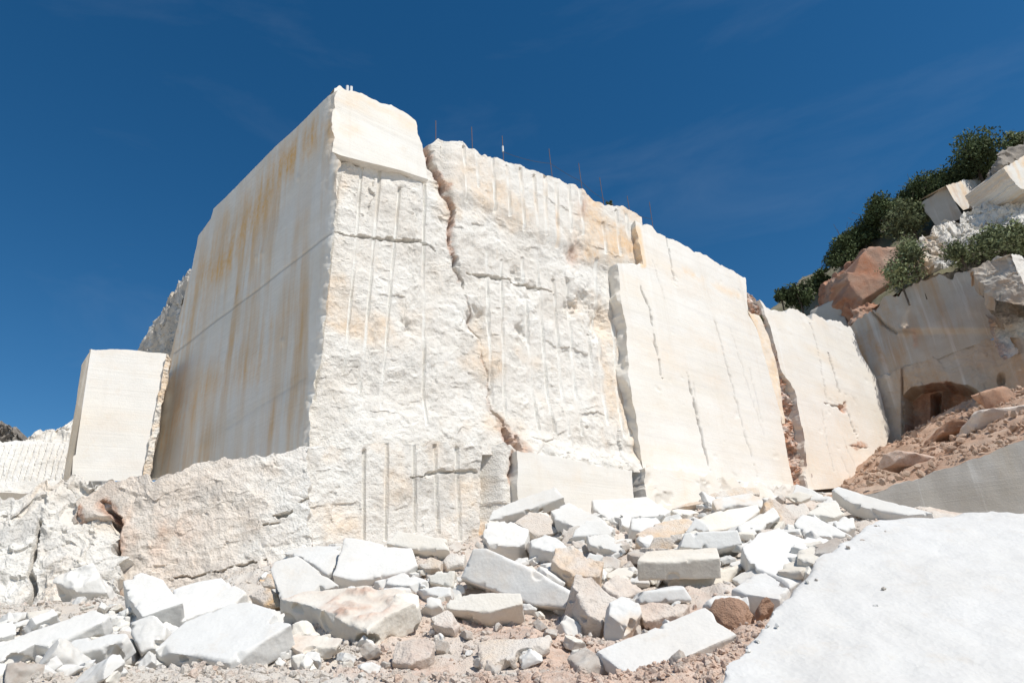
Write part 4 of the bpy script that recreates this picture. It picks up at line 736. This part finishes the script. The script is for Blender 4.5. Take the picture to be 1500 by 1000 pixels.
ppx, ppy = proj(np.stack([X, Y, Z], -1))
def soil_at(x, y):
    a = np.degrees(np.arctan2(x, y)); k = fbm(x, y, 8.1, 1.4, 4); return np.clip(sstep(-24, -12, a + 6 * k) * (.5 + .8 * k) * (.45 + .55 * sstep(13, 10, np.hypot(x, y))) + .55 * sstep(-6, 8, a + 8 * k) * sstep(11, 8.5, np.hypot(x, y)), 0, 1)
me = mkmesh('rubble_slope', np.stack([X, Y, Z], -1).reshape(-1, 3), Q, dict(soil=soil_at(X, Y).ravel()))
tag(link('rubble_slope', me, M['ground']), kind='structure')
me = mkmesh('ground', [(-1500, -1500, -.12), (1500, -1500, -.12), (1500, 2500, -.12), (-1500, 2500, -.12)], [(0, 1, 2, 3)])
tag(link('ground', me, M['yard']), kind='structure')
# orange rubble terrace between the grey wall and the cave
op = [tuple(at(x, y, d)) for x, y, d in [(1285, 700, 33), (1305, 655, 40), (1300, 690, 32), (1340, 668, 32), (1330, 642, 41), (1400, 640, 33), (1380, 612, 40), (1440, 600, 38), (1430, 640, 30), (1480, 610, 32), (1490, 585, 36), (1560, 570, 34), (1620, 590, 27), (1560, 560, 40), (1400, 600, 43), (1340, 640, 46), (1720, 530, 29), (1720, 500, 35)]]
for bx, by in [(1236, 731), (1262, 722), (1300, 711), (1360, 692), (1420, 673), (1480, 650), (1560, 620), (1720, 560)]:
    for bk in (.2, .9): op.append(tuple(on_plane(np.array(float(bx)), np.array(float(by)), GWP, nrm(205)) - bk * nrm(205) + np.array([0, 0, .02 + .1 * (bk - .2)])))
slope_f = tps(op, .1)
gx, gy = np.meshgrid(np.linspace(9.5, 36, 360), np.linspace(15, 42, 320))
gz = slope_f(gx, gy) + .25 * fbm(gx, gy, 3, 1.6, 3) + .14 * facets(gx, gy, .7, 5, .8) + .06 * facets(gx, gy, .25, 15, .8)
wt_ = np.array([on_plane(np.array(float(a_)), np.array(float(b_)), GWP, nrm(205)) for a_, b_ in [(1236, 733), (1262, 724), (1300, 713), (1360, 694), (1420, 675), (1480, 652), (1560, 622), (1720, 562)]])
f0 = (np.stack([gx, gy, gz], -1) - GWP) @ nrm(205); ztop = np.interp(gx, wt_[:, 0], wt_[:, 2]) - .06; tb = sstep(0.1, 1.6, -f0); gz = ztop * (1 - tb) + gz * tb + .05 * facets(gx, gy, .3, 9) * (1 - tb)
front = (np.stack([gx, gy, gz], -1) - (GWP - .06 * nrm(205))) @ nrm(205); wallin = (np.stack([gx, gy, gz], -1) - A0) @ N_R
ok = (front < 0) & (wallin > -.3)
ix = np.arange(gx.size).reshape(gx.shape); Q = np.stack([ix[:-1, :-1], ix[:-1, 1:], ix[1:, 1:], ix[1:, :-1]], -1)
okq = (ok[:-1, :-1] & ok[1:, 1:] & ok[:-1, 1:] & ok[1:, :-1]); Q = Q[okq]
me = mkmesh('rubble_terrace', np.stack([gx, gy, gz], -1).reshape(-1, 3), Q, dict(rust=np.clip(.25 + .7 * fbm(gx, gy, 2, 2, 4), 0, 1).ravel() * .7))
tag(link('rubble_terrace', me, M['slope']), kind='structure')
# hillside behind the cliff
hp = [tuple(at(x, y, d)) for x, y, d in [(1100, 470, 60), (1160, 446, 58), (1205, 425, 56), (1260, 360, 56), (1330, 318, 56), (1390, 278, 57), (1460, 232, 57), (1500, 210, 57), (1600, 150, 58), (1250, 475, 48.5), (1300, 432, 45), (1350, 412, 44), (1400, 398, 43), (1440, 380, 43.5), (1500, 374, 44), (1600, 360, 44), (1700, 240, 55), (1400, 380, 46), (1345, 380, 49)]]
hill_f = tps(hp, .5)
gx, gy = np.meshgrid(np.linspace(15, 60, 170), np.linspace(30, 70, 150)); hz0 = hill_f(gx, gy)
gz = np.minimum(hz0, 40) + .5 * fbm(gx, gy, 3, 2.5, 4)
pa, pb = proj(np.stack([gx, gy, gz], -1)); dd = (np.stack([gx, gy, gz], -1) - E0) @ N_S2; ok = (dd < -.8) & (((np.stack([gx, gy, gz], -1) - A0) @ N_R > -12))
lim = np.interp(pa, [1080, 1160, 1205, 1260, 1330, 1390, 1460, 1500, 1700], [475, 446, 425, 360, 318, 278, 232, 210, 100])
gz = np.where(pb < lim, gz - (lim - pb) * .055, gz)
ix = np.arange(gx.size).reshape(gx.shape); Q = np.stack([ix[:-1, :-1], ix[:-1, 1:], ix[1:, 1:], ix[1:, :-1]], -1); Q = Q[ok[:-1, :-1] & ok[1:, 1:] & ok[:-1, 1:] & ok[1:, :-1]]
me = mkmesh('hillside', np.stack([gx, gy, gz], -1).reshape(-1, 3), Q)
tag(link('hillside', me, M['scrub']), kind='structure')

# ------------------------------------------------------------------ loose stones
def chunk(seed, h=.09):
    r = np.random.default_rng(seed); n = 26; g = np.linspace(-1.25, 1.25, n); X, Y, Z = [q.astype(np.float32) for q in np.meshgrid(g, g, g, indexing='ij')]
    S = np.full(X.shape, -9., np.float32); ax = r.uniform(.5, 1.0, 3); ax[0] = 1; ax[2] *= .75
    dirs = [(1, 0, 0), (-1, 0, 0), (0, 1, 0), (0, -1, 0), (0, 0, 1), (0, 0, -1)]
    for d in dirs:
        d = np.array(d, float) + r.normal(size=3) * .22; d /= np.linalg.norm(d); S = np.maximum(S, X * d[0] + Y * d[1] + Z * d[2] - np.abs(d * ax).sum() * r.uniform(.8, 1.0) * .95)
    for _ in range(6):
        d = r.normal(size=3); d /= np.linalg.norm(d); S = np.maximum(S, X * d[0] + Y * d[1] + Z * d[2] - np.abs(d * ax).sum() * r.uniform(.52, .75))
    S += .10 * fbm(X + seed * 3, Y, Z, .7, 3); S[0] = S[-1] = 1; S[:, 0] = S[:, -1] = 1; S[:, :, 0] = S[:, :, -1] = 1
    return snets(S, np.array([-1.25] * 3), g[1] - g[0])
CH = [chunk(i) for i in range(10)]
cm = {}
for i, (V, Q) in enumerate(CH):
    for mt in ('white', 'cream', 'pink'):
        me = mkmesh('stone_chunk', V, Q, sharp=35); me.materials.append(M[mt]); cm[i, mt] = me
r = np.random.default_rng(21)
def rot(r, flat=.5):
    return Matrix.Rotation(r.uniform(0, 6.28), 4, 'Z') @ Matrix.Rotation(r.normal() * flat, 4, 'X') @ Matrix.Rotation(r.normal() * flat, 4, 'Y')
COLN = dict(white='small broken white stone', cream='small broken cream stone', pink='small pinkish earthy stone')
zones = [(-20, 240, 925, 1000, 90, .05, .13, (.8, .15, .05), 'in the white rubble below the long left-hand slab'), (180, 420, 850, 990, 40, .05, .12, (.6, .2, .2), 'around the big many-sided slab'), (420, 700, 800, 990, 60, .04, .11, (.3, .3, .4), 'around the soil-topped thick block'), (700, 1000, 760, 990, 75, .05, .13, (.35, .25, .4), 'around the long sloping block'), (950, 1260, 715, 870, 45, .07, .16, (.5, .25, .25), 'among the slabs near the dusty white mass'), (10, 180, 850, 930, 22, .06, .16, (.7, .2, .1), 'at the foot of the broken rock shelf')]
spots = []
for x0, x1, y0, y1, n, s0, s1, pr, zn in zones:
    for _ in range(n):
        px, py = r.uniform(x0, x1), r.uniform(y0, y1); d = ray(np.array(px), np.array(py)); hh = np.linspace(5, 30, 160); k = EYE[None] + d[None] * (hh / math.hypot(d[0], d[1]))[:, None]
        gz_ = ground_f(k[:, 0], k[:, 1]); hit = np.argmax(k[:, 2] < gz_)
        if k[hit, 2] >= gz_[hit]: continue
        spots.append((k[hit, 0], k[hit, 1], gz_[hit], r.uniform(s0, s1) * (1 + .6 * (r.random() < .15)), r.choice(['white', 'cream', 'pink'], p=pr), zn))
for x, y, z, s, mt, zn in spots:
    o = bpy.data.objects.new('stone_chunk', cm[int(r.integers(10)), mt]); col.objects.link(o)
    o.matrix_world = Matrix.Translation((x, y, z + .35 * s)) @ rot(r) @ Matrix.Scale(s, 4)
    tag(o, COLN[mt] + ' lying loose ' + zn, 'stone', 'loose %s stones %s' % ({'white': 'white', 'cream': 'cream', 'pink': 'pinkish'}[mt], zn))
# crumbs lying on the dusty mass
bn = nrm(176, 66); bc = at(*np.mean(BIGP, axis=0), 6.6)
for i in range(17):
    if i < 14: t = r.random(); px, py = np.interp(t, [0, .5, 1], [1085, 1175, 1285]) + abs(r.normal()) * 9 + 5, np.interp(t, [0, .5, 1], [960, 848, 768]) + r.normal() * 6
    else: px, py = r.uniform(1250, 1500), r.uniform(770, 990)
    w = on_plane(np.array(px), np.array(py), bc, bn); sc = r.uniform(.007, .02)
    o = bpy.data.objects.new('stone_chunk', cm[int(r.integers(10)), 'white' if i % 3 else 'pink']); col.objects.link(o); o.matrix_world = Matrix.Translation(w + bn * sc * .3) @ rot(r) @ Matrix.Scale(sc, 4)
    tag(o, 'tiny %s stone lying on the huge dusty white mass' % ('white' if i % 3 else 'pinkish'), 'stone', 'tiny %s stones on the dusty mass' % ('white' if i % 3 else 'pinkish'))
# thin broken slab pieces packed into the heap
PRT = []
for i in range(10):
    q = np.random.default_rng(100 + i); k = int(q.integers(4, 7)); an = np.sort((np.arange(k) + q.uniform(-.32, .32, k)) * 6.2832 / k); pl_ = [(math.cos(a_) * q.uniform(.8, 1.1), math.sin(a_) * q.uniform(.5, .75)) for a_ in an]
    V, Q = prism(pl_, q.uniform(.22, .5), .05, 300 + i, .05, .008, .09, .1); PRT.append((V, Q))
pm = {}
for i, (V, Q) in enumerate(PRT):
    for mt in ('white', 'cream', 'pink'):
        me = mkmesh('stone_shard', V, Q, sharp=35); me.materials.append(M[mt]); pm[i, mt] = me
PCN = dict(white='thin angular white slab piece', cream='thin angular cream slab piece', pink='thin angular pinkish slab piece')
for x0, x1, y0, y1, n, s0, s1, pr, zn in [(705, 960, 745, 865, 62, .18, .42, (.6, .28, .12), 'packed around the broad flat slab'), (950, 1245, 722, 862, 80, .2, .48, (.6, .3, .1), 'packed around the wide cream slab'), (430, 700, 805, 885, 26, .14, .3, (.55, .3, .15), 'packed below the cream pentagonal slab'), (0, 420, 895, 985, 38, .12, .3, (.85, .1, .05), 'strewn around the big many-sided slab')]:
    for _ in range(n):
        px, py = r.uniform(x0, x1), r.uniform(y0, y1); d = ray(np.array(px), np.array(py)); hh = np.linspace(5, 32, 170); k = EYE[None] + d[None] * (hh / math.hypot(d[0], d[1]))[:, None]
        gz_ = ground_f(k[:, 0], k[:, 1]); hit = np.argmax(k[:, 2] < gz_)
        if k[hit, 2] >= gz_[hit]: continue
        nn = Vector(nrm(180 + r.normal() * 35, np.clip(60 + r.normal() * 18, 15, 89))); mt = str(r.choice(['white', 'cream', 'pink'], p=pr)); sc = r.uniform(s0, s1)
        o = bpy.data.objects.new('stone_shard', pm[int(r.integers(10)), mt]); col.objects.link(o)
        o.matrix_world = Matrix.Translation((k[hit, 0], k[hit, 1], gz_[hit] + .42 * sc + .03)) @ nn.to_track_quat('Z', 'Y').to_matrix().to_4x4() @ Matrix.Rotation(r.uniform(0, 6.28), 4, 'Z') @ Matrix.Scale(sc, 4)
        tag(o, PCN[mt] + ' ' + zn, 'stone', '%s slab pieces %s' % ({'white': 'white', 'cream': 'cream', 'pink': 'pinkish'}[mt], zn))
# gravel and crumbs: one mass
t_ = (1 + 5 ** .5) / 2
ico = np.array([(-1, t_, 0), (1, t_, 0), (-1, -t_, 0), (1, -t_, 0), (0, -1, t_), (0, 1, t_), (0, -1, -t_), (0, 1, -t_), (t_, 0, -1), (t_, 0, 1), (-t_, 0, -1), (-t_, 0, 1)]) / 1.9
icf = np.array([(0, 11, 5), (0, 5, 1), (0, 1, 7), (0, 7, 10), (0, 10, 11), (1, 5, 9), (5, 11, 4), (11, 10, 2), (10, 7, 6), (7, 1, 8), (3, 9, 4), (3, 4, 2), (3, 2, 6), (3, 6, 8), (3, 8, 9), (4, 9, 5), (2, 4, 11), (6, 2, 10), (8, 6, 7), (9, 8, 1)])
def gravel(name, x, y, z, s, mat, soil):
    n = len(x); J = ico[None] * (1 + r.normal(size=(n, 12, 1)) * .22) * r.uniform(.55, 1.1, (n, 1, 3)); an = r.uniform(0, 6.28, n); c, q = np.cos(an)[:, None], np.sin(an)[:, None]
    V = np.stack([J[..., 0] * c - J[..., 1] * q, J[..., 0] * q + J[..., 1] * c, J[..., 2]], -1) * s[:, None, None] + np.stack([x, y, z + .2 * s], -1)[:, None]
    me = mkmesh(name, V.reshape(-1, 3), (icf[None] + 12 * np.arange(n)[:, None, None]).reshape(-1, 3), dict(soil=np.repeat(soil, 12)))
    me.polygons.foreach_set('use_smooth', np.zeros(len(me.polygons), bool)); o = link(name, me, M[mat]); tag(o, kind='stuff'); return o
n = 46000; ang = np.radians(r.uniform(-42, 30, n)); rad_ = 5.6 * (20 / 5.6) ** r.random(n); gx_, gy_ = rad_ * np.sin(ang), rad_ * np.cos(ang)
dens = fbm(gx_, gy_, 6.6, 1.0, 3); kp = r.random(n) < np.clip(.6 + 1.2 * dens, .15, 1); gx_, gy_ = gx_[kp], gy_[kp]
s = .012 + .045 * r.random(len(gx_)) ** 3.5
g = gravel('gravel', gx_, gy_, heap_z(gx_, gy_), s, 'ground', np.clip(soil_at(gx_, gy_) + r.normal(size=len(gx_)) * .3, 0, 1)); tag(g, 'white and pinkish crumbs and gravel strewn over the rubble heap', 'gravel')
n = 6500; gx_, gy_ = r.uniform(10, 30, n), r.uniform(18, 42, n); gz_ = slope_f(gx_, gy_) + .25 * fbm(gx_, gy_, 3, 1.6, 3)
Wp = np.stack([gx_, gy_, gz_], -1); kp = ((Wp - GWP) @ nrm(205) < -.3) & ((Wp - A0) @ N_R > .4); gx_, gy_, gz_ = gx_[kp], gy_[kp], gz_[kp]
g = gravel('terrace_rubble', gx_, gy_, gz_ + .05, .03 + .15 * r.random(len(gx_)) ** 4, 'slope', np.zeros(len(gx_))); tag(g, 'orange rubble scattered on the terrace below the cave', 'rubble')
for lab, x, y, hd, sc in (('flat orange rock lying on the rubble terrace below the cave', 1410, 640, 33, (1.5, .8, .35)), ('tan boulder at the lower left of the rubble terrace', 1335, 682, 29, (1.1, .7, .4)), ('red slab leaning at the right end of the rubble terrace', 1468, 590, 37, (1.2, .5, .9)), ('cream ridge of rock on the upper right of the rubble terrace', 1475, 612, 32, (1.6, .7, .6))):
    V, Q = CH[int(r.integers(10))]; me = mkmesh('boulder', V * np.array(sc), Q, dict(rust=np.full(len(V), .5 if 'cream' not in lab else .1)), sharp=35)
    o = link('boulder', me, M['pink' if 'cream' in lab or 'tan' in lab else 'slope']); p = at(x, y, hd); z = float(slope_f(np.array([p[0]]), np.array([p[1]]))[0])
    o.matrix_world = Matrix.Translation((p[0], p[1], z + .15)) @ Matrix.Rotation(r.uniform(-.5, .5), 4, 'Z') @ Matrix.Rotation(r.normal() * .2, 4, 'X'); tag(o, lab, 'boulder')

# ------------------------------------------------------------------ steel rods and rope on the rim
import bmesh
def tube(name, pts, rad, seg=6):
    V = []; Q = []; pts = np.asarray(pts, float)
    for i, p in enumerate(pts):
        d = pts[min(i + 1, len(pts) - 1)] - pts[max(i - 1, 0)]; d /= np.linalg.norm(d); s = np.cross(d, [.3, .9, .2]); s /= np.linalg.norm(s); q = np.cross(d, s)
        for k in range(seg): a = 6.2832 * k / seg; V.append(p + rad * (math.cos(a) * s + math.sin(a) * q))
    for i in range(len(pts) - 1):
        for k in range(seg): Q.append((i * seg + k, i * seg + (k + 1) % seg, (i + 1) * seg + (k + 1) % seg, (i + 1) * seg + k))
    n0 = len(V); V += [pts[0], pts[-1]]
    for k in range(seg): Q.append((n0, (k + 1) % seg, k, k)); Q.append((n0 + 1, n0 - seg + k, n0 - seg + (k + 1) % seg, n0 - seg + (k + 1) % seg))
    Q = np.array(Q); tri = Q[:, 2] == Q[:, 3]
    me = bpy.data.meshes.new(name); me.from_pydata([tuple(v) for v in V], [], [tuple(q[:3]) if t else tuple(q) for q, t in zip(Q, tri)]); return me
PRIM = A0 - .9 * N_R
tops = []
for x, y0, y1 in ((638, 178, 215), (692, 188, 224), (738, 201, 245), (811, 221, 276), (855, 242, 292), (887, 264, 315), (925, 290, 325), (958, 300, 345)):
    b = on_plane(np.array(float(x)), np.array(float(y1)), PRIM, N_R); t = on_plane(np.array(float(x)), np.array(float(y0)), PRIM, N_R)
    lean = np.array([r.normal() * .02, r.normal() * .02, 0]); t = np.array([b[0], b[1], t[2]]) + lean; b = b - np.array([0, 0, .5])
    root = link('steel_rod', tube('steel_rod', [b, (b + t) / 2, t], .013), M['steel'])
    tag(root, 'thin rusty steel rod standing on the rim of the tall block', 'rod', 'steel rods along the rim'); tops.append((b, t))
    if x == 738:
        part_ = link('white_sleeve', tube('white_sleeve', [b + (t - b) * .62, b + (t - b) * .75], .035), M['paint'], root); root['label'] = 'thin rusty steel rod with a white sleeve on the rim'; del root['group']
def rope(i, j, f0, f1, sag):
    a_, b_ = tops[i], tops[j]; p = a_[0] + (a_[1] - a_[0]) * f0; q = b_[0] + (b_[1] - b_[0]) * f1
    return [p + (q - p) * t - np.array([0, 0, sag * 4 * t * (1 - t)]) for t in np.linspace(0, 1, 9)]
pts_ = rope(2, 3, .62, .70, .1) + rope(3, 4, .70, .6, .05)[1:] + rope(4, 5, .6, .55, .08)[1:] + rope(5, 6, .55, .6, .1)[1:] + rope(6, 7, .6, .6, .1)[1:]
tag(link('rope', tube('rope', pts_, .008, 5), M['rope']), 'thin dark rope strung between the steel rods along the rim', 'rope')
p = on_plane(np.array(511.), np.array(134.), A0 - .3 * N_R, N_R)
mk_ = empty('survey_marker', p - np.array([0, 0, .1]), 'small white twin marker on the top corner of the tall block', 'marker')
for dx, hgt in ((-.05, .26), (.07, .22)):
    part('post', tube('post', [p + np.array([dx, 0, -.25]), p + np.array([dx, 0, hgt - .05])], .045, 8), M['paint'], mk_)

# ------------------------------------------------------------------ shrubs and trees on the hillside
def shrub(name, label, cat, px, py, hd, wpx, hpx, mat, n, group=None, leaf=.13, loose=.0):
    c = at(px, py, hd); k = hd / 1000 * 1.08; a_, b_ = wpx * k * .6, hpx * k * .56
    base = np.array([c[0], c[1], c[2] - b_ * 1.25]); root = empty(name, base, label, cat, group); rr_ = np.random.default_rng(int(px * 7 + py))
    nb = 14 + int(5 * a_); cl_ = []
    for i in range(nb):
        d = rr_.normal(size=3); d /= np.linalg.norm(d); q = rr_.uniform(.2, .72); cl_.append((c + d * np.array([a_, a_ * .9, b_]) * q, rr_.uniform(.26, .46) * min(a_, b_) * 1.15))
    bm = []
    tr = tube('trunk', [base - np.array([0, 0, .6]), base + (c - base) * .5 + rr_.normal(size=3) * .05, c], .05 * max(1, b_), 6); part('trunk', tr, M['bark'], root)
    limbs = []
    for q, s in cl_[:7]:
        limbs.append(part('limb', tube('limb', [base + (c - base) * rr_.uniform(.3, .8), (q + c) / 2 + rr_.normal(size=3) * .08, q], .022 * max(1, b_), 5), M['bark'], root))
    w = np.array([s ** 2 for _, s in cl_]); w /= w.sum(); ci = rr_.choice(nb, n, p=w); C0 = np.array([q for q, _ in cl_])[ci]; R0 = np.array([s for _, s in cl_])[ci]
    n = int(n * .8); ci = ci[:n]; C0 = C0[:n]; R0 = R0[:n]; d = rr_.normal(size=(n, 3)); d /= np.linalg.norm(d, axis=1)[:, None]; P = C0 + d * (R0 * rr_.random(n) ** .6 * (1 + loose * rr_.random(n)))[:, None] * np.array([1.1, 1.1, .85])
    if loose: P[:, 2] += loose * .4 * rr_.random(n) ** 2 * b_
    f = rr_.normal(size=(n, 3)); f /= np.linalg.norm(f, axis=1)[:, None]; g = np.cross(f, rr_.normal(size=(n, 3))); g /= np.linalg.norm(g, axis=1)[:, None]
    L = leaf * rr_.uniform(.6, 1.3, n)[:, None]; V = np.stack([P - f * L, P + g * L * .45, P + f * L, P - g * L * .45], 1).reshape(-1, 3)
    sh_ = np.repeat(np.clip(.5 + .26 * rr_.normal(size=n) + .34 * rr_.normal(size=nb)[ci], 0, 1), 4)
    me = mkmesh('crown', V, np.arange(4 * n).reshape(-1, 4), dict(shade=sh_)); me.polygons.foreach_set('use_smooth', np.zeros(n, bool)); part('crown', me, M[mat], root)
    for i in range(10):
        q, s_ = cl_[i % nb]; part('twig', tube('twig', [q, q + rr_.normal(size=3) * .3 * s_ + np.array([0, 0, .2 * s_]), q + (q - c) * .5 + rr_.normal(size=3) * .5 * s_ + np.array([0, 0, .7 * s_])], .012, 4), M['bark'], root)
T_ = shrub
T_('tree', 'large dark round tree behind the squared hillside block', 'tree', 1428, 235, 55, 84, 74, 'leaf', 9000)
T_('tree', 'dark bushy tree just left of the large round tree', 'tree', 1366, 275, 55, 56, 56, 'leaf', 6000)
T_('tree', 'dark low tree above the olive shrub on the ridge', 'tree', 1302, 305, 54, 62, 52, 'leaf', 6000)
for lab, x, y, w_, h_ in (('dark tree filling the ridge between the bushy tree and olive shrub', 1338, 292, 50, 44), ('dark tree in front of the large round tree on the ridge', 1396, 262, 50, 46), ('low dark tree on the ridge behind the rusty boulder', 1280, 330, 48, 42), ('dark shrub on the ridge over the orange rock wedge', 1246, 358, 40, 44), ('dark low bush behind the plain grey block', 1205, 415, 40, 40)):
    T_('tree', lab, 'tree', x, y, 55.5, w_, h_, 'leaf', 4500)
T_('shrub', 'olive-green shrub behind the white edge of the rusty boulder', 'shrub', 1333, 322, 51, 56, 52, 'leaf2', 5000, loose=.3)
T_('shrub', 'small dark shrub on the ridge left of the olive shrub', 'shrub', 1262, 342, 54, 30, 36, 'leaf', 2500)
T_('shrub', 'dark shrub on the skyline beside the rusty boulder', 'shrub', 1229, 372, 53, 46, 56, 'leaf', 4500)
T_('shrub', 'dark bush at the end of the ridge over the second sawn wall', 'shrub', 1170, 432, 50, 48, 42, 'leaf', 3500)
T_('shrub', 'smallest dark bush standing alone at the far end of the ridge', 'shrub', 1143, 433, 50, 20, 26, 'leaf', 1200)
T_('tree', 'green treetop showing over the dark weathered rock cap', 'tree', 1497, 207, 56, 50, 30, 'leaf2', 3000)
T_('shrub', 'tall wispy olive shrub in front of the rusty boulder', 'shrub', 1338, 378, 43.2, 34, 66, 'leaf2', 2400, leaf=.10, loose=.6)
T_('shrub', 'spreading olive shrub at the foot of the rusty boulder', 'shrub', 1318, 402, 43, 44, 44, 'leaf2', 2600, leaf=.10, loose=.5)
T_('shrub', 'broad green shrub on the terrace above the sunlit jagged rock', 'shrub', 1468, 356, 43.5, 84, 54, 'leaf2', 6000, leaf=.11, loose=.4)
T_('shrub', 'thin dry olive shrub left of the broad terrace shrub', 'shrub', 1408, 374, 43, 44, 40, 'leaf2', 2200, leaf=.10, loose=.5)
T_('shrub', 'tiny dark plant growing on the rim beside the steel rods', 'shrub', 894, 299, 28.6, 16, 9, 'leaf', 260, leaf=.06)
T_('shrub', 'small plant growing in the top of the rusty fissure', 'shrub', 1113, 466, 33, 10, 16, 'leaf2', 260, leaf=.07)
